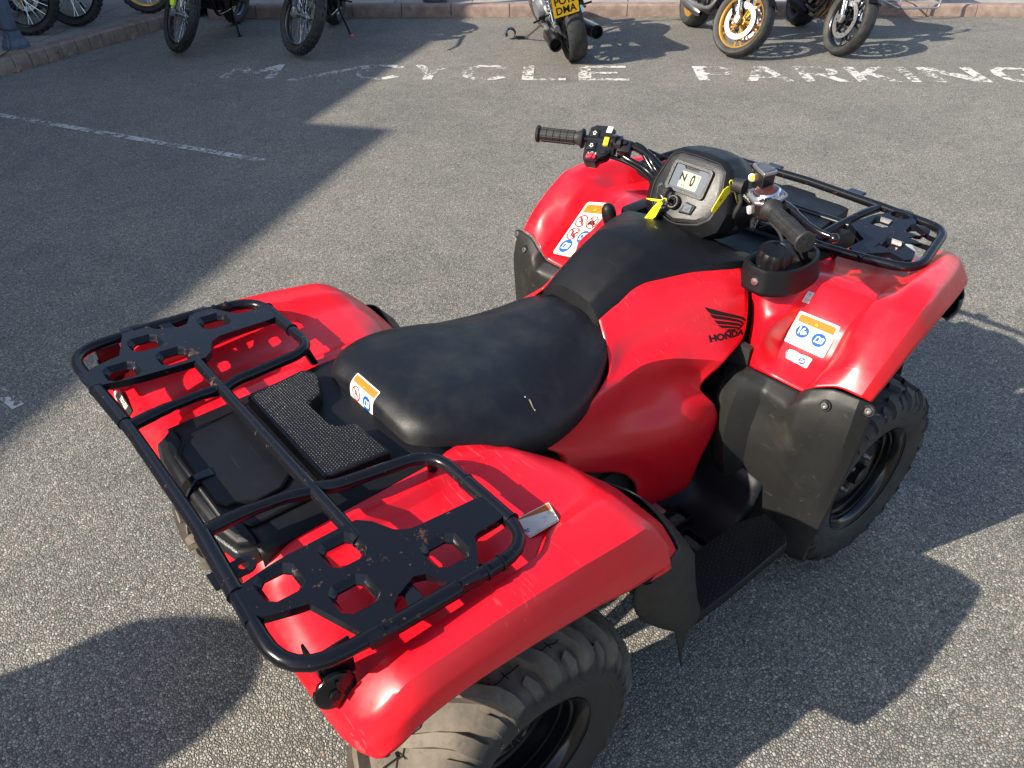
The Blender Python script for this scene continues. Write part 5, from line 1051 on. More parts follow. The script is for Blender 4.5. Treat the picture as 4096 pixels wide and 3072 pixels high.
c=[(1.0021,-.3667,.7143),(1.0042,-.4252,.712),(1.0307,-.4225,.728),(1.0201,-.3588,.7328)]
a=asp(c)
decal('four_wheel_drive_label',qb,c,a,[(ringshape(a*.12,.5,.36,.04),M['grey'],1),(stroke([(a*.12+.44*math.cos(t),.5+.44*math.sin(t)) for t in [R(x) for x in range(-50,51,20)]],.035),M['grey'],1),(warp(text2d('4WD',.3),a*.12,.5),M['grey'],2)]+book(a*.68,.42,.30,M['wornwhite'],M['blue'],2),FF[0],M['wornwhite'],'torn cream 4WD label',flat=True,outline=[(.02,.35),(0,.1),(.15,.02),(.5,.03),(.9,.0),(a*.6,.03),(a*.8,0),(a-.06,.0),(a,.1),(a-.02,.5),(a,.9),(a-.1,.97),(a*.7,1.0),(a*.5,.93),(a*.3,1.0),(.3,.98),(.1,.9)])
c=[(0.024,0.059,0.826),(0.028,-0.028,0.820),(0.072,-0.030,0.862),(0.067,0.059,0.868)]
a=asp(c)
decal('seat_label',qb,c,a,[(stroke([(.05,.05),(a-.05,.05),(a-.05,.95),(.05,.95)],.01,True),M['grey'],1),(fill2d([[(.05,.70),(a-.05,.70),(a-.05,.95),(.05,.95)]]),M['orange'],2)]+warntri(a*.5,.81,.08,3)+rider(a*.28,.40,.16,2)+no(a*.28,.40,.24,4)+book(a*.74,.36,.24,M['white'],M['blue'],2),SEAT,M['white'],'white and orange label wrapped over the rear of the seat',sub=4,reach=.08,lift=.0015)
c=[(.0828,-.4571,.789),(.1380,-.4740,.800),(.1580,-.4225,.8018),(.0869,-.4085,.7924)]
a=asp(c)
decal('load_label',qb,c,a,[(stroke([(.04,.05),(a-.04,.05),(a-.04,.95),(.04,.95)],.02,True),M['grey'],1),(fill2d([[(.04,.66),(a-.04,.66),(a-.04,.95),(.04,.95)]]),M['burnt'],2)]+warntri(a*.5,.80,.12,3)+book(a*.14,.36,.13,M['wornwhite'],M['blue'],2)
 +[(stroke(rrect(a*.30,.12,a*.62,.50,.06),.03,True),M['grey'],2),(stroke([(a*.38,.50),(a*.38,.60),(a*.54,.60),(a*.54,.50)],.03),M['grey'],2),(stroke([(a*.40,.20),(a*.40,.34),(a*.52,.34),(a*.52,.20),(a*.40,.20)],.025),M['grey'],2),(warp(text2d('60 kg',.21),a*.81,.47),M['blackprint'],2),(warp(text2d('(133 lb)',.19),a*.81,.22),M['blackprint'],2)],RF[0],M['wornwhite'],'weathered 60 kg load label on the right rear fender',flat=True)
# wing badge and lettering on the right side panel, and mirrored position on the left
def logo(mir,target):
    y0=483.; c=[(0.850,-0.222,0.759),(0.971,-0.240,0.741),(0.991,-0.212,0.819),(0.859,-0.200,0.844)]
    a=asp(c)
    if mir: c=[(p[0],-p[1],p[2]) for p in (c[1],c[0],c[3],c[2])]
    def uv(x,y): 
        u=(x-1712)/268; bl=484-u*60; tl=226-u*50; return (u*a,(bl-y)/(bl-tl))
    F=[[(1715,230),(1775,247),(1830,262),(1900,278),(1950,290),(1972,305),(1974,330),(1962,318),(1930,306),(1850,292),(1745,276),(1728,256)],
       [(1742,280),(1850,297),(1925,312),(1955,325),(1965,345),(1958,352),(1930,332),(1850,318),(1765,311),(1750,296)],
       [(1762,322),(1850,330),(1920,338),(1948,350),(1952,362),(1940,362),(1860,352),(1785,349)],
       [(1785,357),(1860,360),(1925,368),(1940,372),(1932,380),(1870,376),(1808,377)],
       [(1974,330),(1965,352),(1940,385),(1925,394),(1918,385),(1945,360),(1958,345)],[(1855,384),(1915,383),(1905,396),(1880,398),(1820,416),(1845,394)]]
    el=[(fill2d([[uv(*p) for p in f]]),M['blackprint'],0) for f in F]
    lt=text2d('HONDA',.235,off=.013); wd=max(p[0] for p in lt[0])-min(p[0] for p in lt[0]); el.append((warp(lt,a*.49,.085,1,0,a*.97/wd),M['blackprint'],0))
    if mir: el=[(([(a-x,y) for x,y in s[0]] if i<6 else s[0],s[1]),m,k) for i,(s,m,k) in enumerate(el)]
    decal('wing_emblem',qb,c,a,el,target,sub=2,lift=.0006,reach=.05)
logo(False,SP[0]); logo(True,SP[1])
c=[(-0.332,0.390,0.752),(-0.321,0.385,0.772),(-0.321,0.478,0.775),(-0.331,0.490,0.755)]
c=[(-.3295,.4862,.7624),(-.3348,.3979,.7481),(-.3179,.4059,.7599),(-.3166,.4898,.7693)]
a=asp(c)
decal('model_badge',qb,c,a,[(warp(text2d('TRX420',.70,off=.02,sx=1.0),a*.48,.58,1,0,.95),M['white'],1),(warp(text2d('AT',.26),a*.72,.16),M['white'],1)],RF[1],M['blackprint'],outline=[(.0,.25),(.12,.0),(a-.3,.0),(a-.02,.3),(a,.9),(a-.1,1),(.2,1),(0,.8)],lift=.003,reach=.05,flat=True)
# tear in the seat vinyl
c=[(0.279,-0.213,0.835),(0.298,-0.230,0.835),(0.327,-0.196,0.835),(0.308,-0.180,0.835)]
decal('vinyl_tear',qb,c,1,[(fill2d([[(.02,.75),(.10,.86),(.3,.88),(.55,.72),(.7,.5),(.95,.35),(.85,.12),(.75,.3),(.5,.45),(.35,.68),(.15,.7)]]),M['dark'],0),(fill2d([[(.35,.72),(.5,.74),(.68,.48),(.80,.30),(.74,.28),(.52,.5)]]),M['torn'],1),(fill2d([circ(.06,.76,.06,8)]),M['white'],1),(fill2d([circ(.86,.3,.05,8)]),M['white'],1)],SEAT,lift=.0004,reach=.05)
# ---------------------------------------------------------------- parked motorcycles
def mwheel(root,x,rad,tw,P,steer=0,front=True,hinge=None):
    e=empty('wheel'); e.parent=root
    e.location=(x,0,rad)
    if steer: e.rotation_euler=(0,R(0),steer)
    w2=tw/2; rr_=P['rim_f'] if front else P['rim_r']; side=rad-rr_
    prof=[(rr_+.004,-w2*.62),(rr_+side*.35,-w2*.95),(rr_+side*.68,-w2*1.0),(rr_+side*.88,-w2*.78),(rad-.002-.002*0,-w2*.38),(rad,0),(rad-.002,w2*.38),(rr_+side*.88,w2*.78),(rr_+side*.68,w2),(rr_+side*.35,w2*.95),(rr_+.004,w2*.62)]
    kn=P.get('knobs'); k0=.012 if kn=='dirt' else .006 if kn=='adv' else 0
    if k0: prof=[(r-(k0 if r>rr_+side*.8 else 0),h) for r,h in prof]
    b=B(); b.lathe(prof,ax=(0,1,0),n=64); b.obj('tyre',M['rubber'],e,50)
    tread=sorted([(h,r) for r,h in prof[3:8]])
    b=B()
    if kn=='dirt':
        n=44
        for k in range(n):
            t=2*PI*k/n; d=2*PI/n
            for y,o_ in ((0,0),(-.36*tw*.8,.5),(.36*tw*.8,.5)) if k%2 else ((-.18*tw,0),(.18*tw,0)): lug(b,[(t+o_*d*0-d*.33,y,.0085),(t+d*.33,y,.0085)],tread,k0,.004)
    elif kn=='adv':
        n=34
        for k in range(n):
            t=2*PI*k/n; d=2*PI/n
            for s in (-1,1): lug(b,[(t+d*.5,s*.004,.010),(t+d*.15,s*.22*tw,.012),(t+d*.35,s*.40*tw,.011)],tread,k0+.002,.004)
    else:
        n=16
        for k in range(n):
            t=2*PI*k/n; d=2*PI/n
            for s in (-1,1):
                tt=t+(d/2 if s>0 else 0); lug(b,[(tt+d*.9,s*.04*tw,.0028),(tt+d*.5,s*.2*tw,.0030),(tt+d*.25,s*.40*tw,.0028)],tread,.0008,.001)
    b.obj('tread',M['rubber'] if k0 else M['dark'],e,None)
    rw=w2*.72; b=B(); b.lathe([(rr_+.006,-rw),(rr_+.008,-rw+.006),(rr_-.008,-rw+.012),(rr_-.016,-rw*.4),(rr_-.018,0),(rr_-.016,rw*.4),(rr_-.008,rw-.012),(rr_+.008,rw-.006),(rr_+.006,rw)],ax=(0,1,0),n=56); b.obj('rim',P['rimmat'],e,50)
    b=B()
    if P['spoke']=='wire':
        for k in range(36):
            t=2*PI*k/36; s=1 if k%2 else -1; t2=t+(.42 if (k//2)%2 else -.42); b.cyl((.028*math.cos(t2),s*.028,.028*math.sin(t2)),((rr_-.014)*math.cos(t),s*.004,(rr_-.014)*math.sin(t)),.0019,n=5)
        b.obj('spokes',M['chrome'],e,None)
        b=B(); b.lathe([(.0,-.05),(.03,-.048),(.032,-.03),(.02,-.02),(.02,.02),(.032,.03),(.03,.048),(0,.05)],ax=(0,1,0),n=24); b.obj('hub',M['steel'],e,40)
    else:
        ns=P.get('nsp',5)
        for k in range(ns):
            for q in (-1,1):
                t=2*PI*k/ns; t2=t+q*.16; a=Vector((.03*math.cos(t),0,.03*math.sin(t))); c=Vector(((rr_-.01)*math.cos(t2),0,(rr_-.01)*math.sin(t2))); b.tube([a,c],.009,n=6,rs=[.014,.009])
        b.obj('spokes',P['rimmat'],e,40)
        b=B(); b.lathe([(0,-.05),(.045,-.045),(.045,.045),(0,.05)],ax=(0,1,0),n=24); b.obj('hub',P['rimmat'],e,40)
    def disc(s,ro,ri):
        y=s*(.055 if P['spoke']!='wire' else .048); lo=[circ(0,0,ro,48),circ(0,0,ri,32)[::-1]]+[circ((ro+ri)/2*math.cos(2*PI*k/16+(k%2)*.06),(ro+ri)/2*math.sin(2*PI*k/16+(k%2)*.06),.006,8)[::-1] for k in range(16)]
        v,f=fill2d(lo); n=len(v); q=B(); q.add([(a,y,c) for a,c in v]+[(a,y-s*.005,c) for a,c in v],list(f)+[tuple(n+i for i in t)[::-1] for t in f]+[(i,(i+1)%48,n+(i+1)%48,n+i) for i in range(48)]); q.obj('brake_disc',M['alloy'],e,None)
        q=B()
        for k in range(6): t=2*PI*k/6; q.cyl((.04*math.cos(t),y*.95,.04*math.sin(t)),((ri+.004)*math.cos(t+.2),y*.98,(ri+.004)*math.sin(t+.2)),.006,n=6); q.cyl(((ri+.003)*math.cos(t+.2),y-s*.006,(ri+.003)*math.sin(t+.2)),((ri+.003)*math.cos(t+.2),y+s*.005,(ri+.003)*math.sin(t+.2)),.008,n=10)
        q.obj('disc_carrier',P.get('carrier',M['black']),e,None)
    if front:
        disc(-1,*P['disc']) if P.get('disc_sides',2)!=1 else None; disc(1,*P['disc'])
    else: disc(-1,.11,.07); 
    return e
def moto(label,rear,front,z0,lean,steer,P,group=None):
    rear,front=Vector((*rear,z0)),Vector((*front,z0)); Lb=(front-rear).length; hd=math.atan2(front.y-rear.y,front.x-rear.x)
    root=tag(empty('motorcycle',rear),label,'motorcycle','motorcycles parked along the kerb'); root.rotation_euler=(-lean,0,hd); 
    rf,rr2=P['rad_f'],P['rad_r']; wf,wr=P['tw_f'],P['tw_r']
    mwheel(root,0,rr2,wr,P,0,False)
    rake=R(P.get('rake',25)); ax=Vector((Lb,0,rf)); up=Vector((-math.sin(rake),0,math.cos(rake)))
    st=empty('steering'); st.parent=root; top=ax+up*.62; piv=Vector((top.x-.03,0,0))
    # everything that turns with the bars is placed about the steering axis
    Ms=Matrix.Translation(top)@Matrix.Rotation(steer,4,up)@Matrix.Translation(-top)
    st.matrix_local=Ms
    fw=mwheel(st,Lb,rf,wf,P,0,True)
    b=B()
    fo=.095 if wf>.1 else .085
    for s in (-1,1):
        a=ax+Vector((0,s*fo,0)); b.tube([a,a+up*.30],.027,n=14) if P.get('usd',1)==0 else b.tube([a,a+up*.25],.020,n=14)
    b.obj('fork_tubes',P.get('forklow',M['chrome']),st,50)
    b=B()
    for s in (-1,1):
        a=ax+Vector((0,s*fo,0)); b.tube([a+up*.24,a+up*.68],.029 if P.get('usd',1) else .021,n=14)
    b.obj('fork_legs',P.get('forkup',M['gloss']),st,50)
    b=B()
    for s in (-1,1): a=ax+Vector((0,s*fo,0)); b.box(a+Vector((-.005,0,.0)),(.06,.04,.07),bev=.012)
    b.cyl(ax+Vector((0,-fo-.02,0)),ax+Vector((0,fo+.02,0)),.013); b.obj('axle_clamps',M['alloy'],st,30)
    if P.get('guard'):
        for s in (-1,1):
            a=ax+Vector((.025,s*(fo+.012),0)); b=B(); b.tube([a+up*.06,a+up*.2,a+up*.42],.04,n=10,rs=[.024,.034,.040]); b.obj('fork_guard',P['guard'],st,60)
    for s in ((-1,1) if P.get('disc_sides',2)==2 else (1,)):
        b=B(); b.box(ax+Vector((-.10,s*.062,.075)),(.055,.045,.11),Matrix.Rotation(R(-35),4,'Y'),bev=.012); b.obj('brake_caliper',P.get('caliper',M['gloss']),st,30)
    # mudguard
    a0,a1,rg=(R(40),R(150),rf+.025) if P.get('fender')!='high' else (0,0,0)
    if P.get('fender')!='high':
        rows=[[ (Lb+(rg-abs(k)*.012)*math.cos(t), k*wf*.30, rf+(rg-abs(k)*.012)*math.sin(t)) for k in (-2,-1,0,1,2)] for t in [a0+(a1-a0)*i/8 for i in range(9)]]
        patch('front_mudguard',rows,P['bodymat'],st,.003,1)
    else:
        patch('front_mudguard',[[(Lb+.38-i*.14,k*.05,rf+.50+.03*i-.012*k*k-(.04 if i==0 else 0)) for k in (-1.4,-.7,0,.7,1.4)] for i in range(5)],P['bodymat'],st,.003,1)
    t_=top; b=B(); w_=.38
    b.tube([t_+Vector((-.14,-w_,.13)),t_+Vector((-.05,-.20,.13)),t_+Vector((0,-.06,.06)),t_+Vector((0,.06,.06)),t_+Vector((-.05,.20,.13)),t_+Vector((-.14,w_,.13))],.012,.05,n=10); b.box(t_+Vector((0,0,.03)),(.08,.22,.03),bev=.008); b.box(t_+Vector((0.02,0,-.16)),(.08,.22,.03),bev=.008); b.obj('handlebar',M['gloss'],st,40)
    b=B()
    for s in (-1,1):
        g0,g1=t_+Vector((-.10,s*.26,.13)),t_+Vector((-.145,s*.39,.13)); b.cyl(g0,g1,.017,n=12); b.tube([g0+Vector((.05,0,-.01)),g1+Vector((.06,s*-.02,-.02))],.006)
        if P.get('mirrors',1): b.tube([t_+Vector((-.05,s*.22,.14)),t_+Vector((.0,s*.30,.30))],.006); b.lathe([(0,.01),(.05,.006),(.055,0),(0,-.01)],t_+Vector((.0,s*.32,.33)),(-1,0,.1),16)
    b.obj('grips_and_levers',M['black'],st,40)
    b=B(); b.lathe([(.085,0),(.085,.03),(.07,.09),(.03,.12),(0,.125)],t_+Vector((.20,0,-.06)),(-1,0,0),28); b.lathe([(0,.01),(.06,.006),(.085,0)],t_+Vector((.20,0,-.06)),(1,0,0),28); b.obj('headlamp',P.get('lampmat',M['chrome']),st,50)
    # frame, engine, tank, seat
    b=B(); hx=top.x-.02
    for s in (-1,1):
        b.tube([(hx,s*.03,top.z-.02),(.62,s*.13,.72),(.42,s*.12,.50),(.44,s*.10,.32)],.022,.08); b.tube([(hx,s*.03,top.z-.12),(hx-.12,s*.12,.42),(hx-.25,s*.13,.26),(.5,s*.13,.26)],.018,.08)
        b.tube([(.62,s*.10,.74),(.15,s*.11,.80),(-.12,s*.10,.84)],.016,.08); b.tube([(.42,s*.11,.42),(.12,s*.115,rr2+.02),(0,s*.115,rr2)],.024 if P.get('heavy') else .018,.03)
    b.obj('frame',P.get('framemat',M['gloss']),root,50)
    b=B(); b.box((.60,0,.42),(.40,.30,.26),bev=.05); b.cyl((.50,-.19,.40),(.50,.19,.40),.10,n=28); b.cyl((.68,-.18,.38),(.68,.18,.38),.075,n=24); b.box((.66,0,.60),(.22,.24,.22),Matrix.Rotation(R(15),4,'Y'),bev=.02)
    for k in range(7): b.box((.655+.006*k,0,.53+.025*k),(.26,.28,.007),Matrix.Rotation(R(15),4,'Y'))
    b.obj('engine',P.get('engmat',M['gloss']),root,35)
    if P.get('radiator'):
        b=B(); b.box((hx-.16,0,.62),(.035,.34,.26),Matrix.Rotation(R(-12),4,'Y'),bev=.006)
        for k in range(9): b.box((hx-.14,0,.52+.025*k),(.03,.32,.004))
        b.obj('radiator',M['black'],root,None)
    patch('fuel_tank',[[(hx-.10-.0,.0,.88)]*7,[(hx-.10,y,z) for y,z in ((-.09,.80),(-.11,.86),(-.07,.93),(0,.95),(.07,.93),(.11,.86),(.09,.80))],[(hx-.25,y,z) for y,z in ((-.13,.78),(-.16,.88),(-.10,1.0),(0,1.03),(.10,1.0),(.16,.88),(.13,.78))],[(.60,y,z) for y,z in ((-.10,.76),(-.13,.85),(-.09,.93),(0,.95),(.09,.93),(.13,.85),(.10,.76))],[(.46,y,z) for y,z in ((-.08,.76),(-.09,.82),(-.06,.86),(0,.87),(.06,.86),(.09,.82),(.08,.76))]],P['tankmat'],root,.0,2)
    patch('seat',[[(.56,y,z) for y,z in ((-.10,.76),(-.10,.83),(0,.86),(.10,.83),(.10,.76))],[(.35,y,z) for y,z in ((-.13,.76),(-.13,.80),(0,.82),(.13,.80),(.13,.76))],[(.10,y,z) for y,z in ((-.13,.78),(-.12,.84),(0,.86),(.12,.84),(.13,.78))],[(-.15,y,z) for y,z in ((-.10,.82),(-.09,.88),(0,.90),(.09,.88),(.10,.82))],[(-.20,y,z) for y,z in ((-.05,.83),(-.05,.86),(0,.87),(.05,.86),(.05,.83))]],M['vinyl'],root,0,2)
    patch('rear_mudguard',[[(-(rr2+.05)*math.cos(t)*1.0,k*wr*.32,rr2+(rr2+.06)*math.sin(t)-abs(k)*.01) for k in (-2,-1,0,1,2)] for t in [R(a) for a in (35,55,75,95,115)]],P.get('rearmat',M['black']),root,.004,1)
    # exhausts
    b=B(); b2=B()
    for s in P.get('pipes',(-1,)):
        if P.get('four'):
            for k in (-.105,-.035,.035,.105): b.tube([(.80,k,.60),(.90,k,.52),(.88,k*.9,.33),(.70,k*.5-.03,.20),(.45,-.08,.20)],.019,.09,n=12)
        else: b.tube([(.76,s*.05,.60),(.90,s*.09,.48),(.82,s*.13,.30),(.40,s*.15,.26),(.20,s*.17,.27)],.022,.09,n=12)
        e0,e1=P.get('muf',((.30,.17,.27),(-.30,.19,.33))); e0=Vector((e0[0],s*e0[1],e0[2])); e1=Vector((e1[0],s*e1[1],e1[2])); ax_=(e1-e0)
        k_=P.get('mr',1); ll=ax_.length; b2.lathe([(.022,0),(.045*k_,.06),(.050*k_,.12),(.050*k_,ll-.05),(.048*k_,ll),(.040*k_,ll),(.034*k_,ll-.10)],e0,ax_,24); b3_=B(); b3_.lathe([(.036*k_,ll-.09),(0,ll-.09)],e0,ax_,24); b3_.obj('silencer_bore',M['dark'],root,None)
    b.obj('exhaust_pipes',P.get('pipemat',M['alloy']),root,50); b2.obj('silencer',P.get('mufmat',M['chrome']),root,40)
    # springs, stand, pegs
    b=B(); b3=B()
    for s in ((-1,1) if P.get('twin') else ()):
        a,c=Vector((.02,s*.135,rr2+.06)),Vector((.14,s*.13,.74)); b.cyl(a,c,.012); b.cyl(a,a+(c-a)*.22,.028,.022); d=(c-a); q=d.to_track_quat('Z','Y')
        b3.tube([a+d*(.18+.7*t/90)+q@Vector((.030*math.cos(t*.6),.030*math.sin(t*.6),0)) for t in range(91)],.0055,n=6)
    if P.get('twin'): b.obj('shock_absorber',M['chrome'],root,40); b3.obj('shock_spring',M['chrome'],root,True)
    sx,sy=P.get('stand',(.50,.27)); b=B(); b.tube([(.46,.12,.30),(sx,sy,sy*math.tan(lean)+.006)],.011,n=8); sd=b.obj('side_stand',P.get('standmat',M['black']),root,40)
    b=B(); b.box((sx+.01,sy+.01,sy*math.tan(lean)+.006),(.07,.035,.008),bev=.003); b.obj('stand_foot',P.get('footmat',M['black']),sd,None)
    b=B()
    for s in (-1,1): b.tube([(.40,s*.14,.34),(.38,s*.26,.33)],.010); b.tube([(.10,s*.13,.42),(.06,s*.25,.43)],.009); b.tube([(.40,s*.15,.32),(.55,s*.17,.30)],.006)
    b.obj('foot_pegs',M['gloss'],root,None)
    if P.get('plate'):
        c,sz,tilt,txt=P['plate']; pe=empty('number_plate'); pe.parent=root; c=Vector(c); v=Vector((-math.sin(tilt),0,math.cos(tilt))); u=Vector((0,-1,0)); n_=Vector((-math.cos(tilt),0,-math.sin(tilt)))
        hw,hh=sz[0]/2,sz[1]/2; cs=[c-u*hw-v*hh,c+u*hw-v*hh,c+u*hw+v*hh,c-u*hw+v*hh]
        b=B(); b.box(c-n_*.004,(.006,sz[0]+.006,sz[1]+.006),Matrix.Rotation(-tilt,4,'Y'),bev=.002); b.obj('backing',M['black'],pe,None)
        a_=sz[0]/sz[1]; decal('plate_face',pe,cs,a_,[(warp(text2d(txt[0],.50,off=.014,sx=.92),a_/2,.73),M['blackprint'],1),(warp(text2d(txt[1],.50,off=.014,sx=.92),a_/2,.27),M['blackprint'],1)],None,M['plate'],lift=.003)
        b=B(); b.box(c+Vector((.05,0,.16)),(.08,.05,.10),bev=.015); b.obj('tail_light',M['lens'],root,None); b=B(); b.box(c+Vector((.08,0,.05)),(.02,.10,.30)); b.obj('plate_hanger',M['gloss'],root,None)
    return root
dirt=dict(rad_f=.345,rad_r=.335,rim_f=.268,rim_r=.238,tw_f=.092,tw_r=.125,spoke='wire',rimmat=M['gloss'],knobs='dirt',disc=(.13,.09),disc_sides=1,fender='high',bodymat=M['hiviz'],tankmat=M['hiviz'],rake=26,lampmat=M['black'],engmat=M['gloss'],mufmat=M['black'],muf=((.30,.14,.62),(-.25,.15,.74)),mirrors=0,forklow=M['steel'])
P1=dict(dirt,guard=M['hiviz'],stand=(.62,.27),rimmat=M['gloss'])
moto('enduro motorcycle with fluorescent yellow fork guards and knobbly tyres on the road',(3.09,7.99),(2.135,7.02),0,R(10),R(44),P1)
P2=dict(dirt,guard=M['lcdface'],knobs='adv',rad_f=.350,rim_f=.268,tw_f=.105,tw_r=.15,bodymat=M['black'],tankmat=M['gloss'],disc=(.15,.10),disc_sides=1,footmat=M['orangepad'],stand=(.60,.30),forklow=M['steel'],forkup=M['gloss'])
moto('adventure motorcycle with grey fork guards and an orange side stand foot',(3.90,7.24),(2.955,6.16),0,R(10),R(42),P2)
P0=dict(dirt,bodymat=M['black'],tankmat=M['black'],rimmat=M['gloss'],standmat=M['black'])
moto('dark spoked motorcycle on the pavement behind the fluted post',(.02,9.27),(1.10,8.28),.112,R(9),R(4),dict(P0,knobs='adv',tw_f=.11))
moto('dark off road motorcycle on the pavement right of the fluted post',(.55,9.40),(1.56,8.40),.112,R(9),R(2),dict(P0))
moto('off road motorcycle with bronze rims at the back of the pavement',(1.35,9.52),(2.37,8.58),.112,R(9),R(0),dict(P0,rimmat=M['gold'],knobs='adv'))
P3=dict(rad_f=.31,rad_r=.315,rim_f=.235,rim_r=.215,tw_f=.11,tw_r=.165,spoke='cast',nsp=7,rimmat=M['gloss'],disc=(.15,.10),disc_sides=1,bodymat=M['gloss'],tankmat=M['gloss'],usd=0,twin=1,pipes=(-1,1),muf=((.34,.15,.22),(-.20,.190,.235)),mufmat=M['gloss'],mr=1.25,heavy=1,engmat=M['alloy'],framemat=M['alloy'],rake=28,stand=(.93,.30),
 plate=((-.34,.065,.565),(.229,.178),R(14),('PO13','DMA')),standmat=M['steel'])
moto('classic motorcycle seen from behind with yellow number plate and twin silencers',(4.775,4.275),(5.50,5.52),0,R(14),R(6),P3)
P4=dict(rad_f=.300,rad_r=.315,rim_f=.226,rim_r=.222,tw_f=.125,tw_r=.185,spoke='cast',nsp=5,rimmat=M['gold'],disc=(.160,.115),bodymat=M['black'],tankmat=M['gloss'],usd=1,pipes=(-1,),muf=((.50,.10,.20),(.18,.17,.24)),mufmat=M['steel'],heavy=1,radiator=1,carrier=M['gold'],caliper=M['gloss'],forkup=M['gold'],stand=(.55,.30),lampmat=M['gloss'])
moto('naked sports motorcycle with gold wheels and large silver brake discs',(6.70,4.52),(5.938,3.385),0,R(10),R(32),P4)
P5=dict(P4,rimmat=M['gloss'],carrier=M['black'],four=1,pipemat=mat('bronze exhaust pipes',(.42,.30,.20),.25,1),forkup=M['gloss'],mufmat=M['black'])
moto('black naked motorcycle with four bronze exhaust header pipes',(7.58,3.80),(6.70,2.775),0,R(10),R(14),P5)
# ---------------------------------------------------------------- street things
e=tag(empty('fluted_post',(.845,7.74,.112)),'blue grey fluted cast iron post at the left kerb','post')
def fluted(prof,n=96,fl=12):
    b=B(); vs=[]
    for r,h,k in prof:
        for i in range(n): t=2*PI*i/n; q=r*(1-k*.09*(0.5+0.5*math.cos(fl*t))); vs.append((q*math.cos(t),q*math.sin(t),h))
    b.add(vs,[(j*n+i,j*n+(i+1)%n,(j+1)*n+(i+1)%n,(j+1)*n+i) for j in range(len(prof)-1) for i in range(n)]); return b
fluted([(.060,.15,1),(.072,.6,1),(.066,1.2,1),(.058,2.4,1),(.055,3.4,1)]).obj('shaft',M['postpaint'],e,True)
B().lathe([(.118,0),(.118,.045),(.108,.055),(.100,.085),(.082,.10),(.078,.14),(.066,.155),(.055,.16)],n=8).obj('base',M['postpaint'],e,30)
B().lathe([(.055,3.4),(.09,3.45),(.05,3.5),(.12,3.6),(.16,3.9),(.05,4.0),(0,4.05)],n=24).obj('lantern',M['postpaint'],e,40)
cb=B(); cb.tube([(.845+.075*math.cos(t),7.74+.075*math.sin(t),.112+.175) for t in [R(a) for a in range(-20,-260,-24)]]+[(.80,7.64,.25),(.76,7.50,.16),(.62,7.38,.135),(.50,7.30,.13),(.35,7.20,.06)],.0045,.02,n=6); tag(cb.obj('cable',M['rubber'],None,True),'thin black cable looped round the foot of the fluted post','cable')
e=tag(empty('bollard',(5.08,6.95,.112)),'dark round bollard base on the pavement behind the kerb','bollard')
B().lathe([(.135,0),(.14,.02),(.135,.06),(.10,.08),(.095,.7),(.11,.74),(.11,.80),(.08,.9),(0,.93)],n=32).obj('shaft',M['brownpaint'],e,40)
e=tag(empty('bollard',(7.55,5.35,.112)),'dark round bollard on the pavement near the gold wheeled motorcycle','bollard')
B().lathe([(.135,0),(.14,.02),(.135,.06),(.10,.08),(.095,.7),(.11,.74),(.11,.80),(.08,.9),(0,.93)],n=32).obj('shaft',M['brownpaint'],e,40)
# café chair on tubular sled legs at the right
e=tag(empty('cafe_chair',(8.85,3.22,.112)),'metal chair on bent tubular sled legs on the pavement','chair'); e.rotation_euler.z=R(-38)
b=B()
for s in (-1,1): b.tube([(-.20,s*.22,.42),(-.22,s*.23,.012),(.22,s*.23,.012),(.20,s*.22,.44)],.011,.05,n=10); 
b.tube([(-.21,-.225,.20),(-.21,.225,.20)],.009); b.tube([(-.21,-.23,.012),(-.21,.23,.012)],.010); b.obj('legs',M['alloy'],e,True)
b=B(); b.box((0,0,.45),(.42,.42,.02),bev=.008); b.obj('seat',M['alloy'],e,30)
b=B(); b.tube([(-.20,-.21,.45),(-.27,-.21,.82),(-.27,.21,.82),(-.20,.21,.45)],.011,.06); 
for k in range(4): b.box((-.245,0,.60+.06*k),(.012,.40,.03),bev=.003)
b.obj('backrest',M['alloy'],e,30)
# small strap roll on the road
e=tag(empty('strap_roll',(4.86,5.33,0)),'small curled black and blue strap lying on the road behind the number plate motorcycle','strap'); e.rotation_euler.z=R(-45)
b=B(); n=22; vs=[]
for k in range(n+1):
    t=R(-40+260*k/n); r=.055-.0006*k
    for y in (-.045,.045): vs+=[(r*math.cos(t),y,.058+r*math.sin(t)),((r-.008)*math.cos(t),y,.058+(r-.008)*math.sin(t))]
fs=[]
for k in range(n): o=4*k; fs+=[(o,o+4,o+6,o+2),(o+1,o+3,o+7,o+5),(o,o+1,o+5,o+4),(o+2,o+6,o+7,o+3)]
b.add(vs,fs); b.obj('webbing',M['black'],e,40)
b=B(); 
for k in range(9): t=R(120+12*k); b.box((.056*math.cos(t),0,.058+.056*math.sin(t)),(.004,.022,.014),Matrix.Rotation(-t,4,'Y'))
b.obj('blue_stripe',M['bluestripe'],e,None); b=B(); b.box((.10,.02,.02),(.10,.05,.012),bev=.003); b.obj('tail',M['black'],e,None)
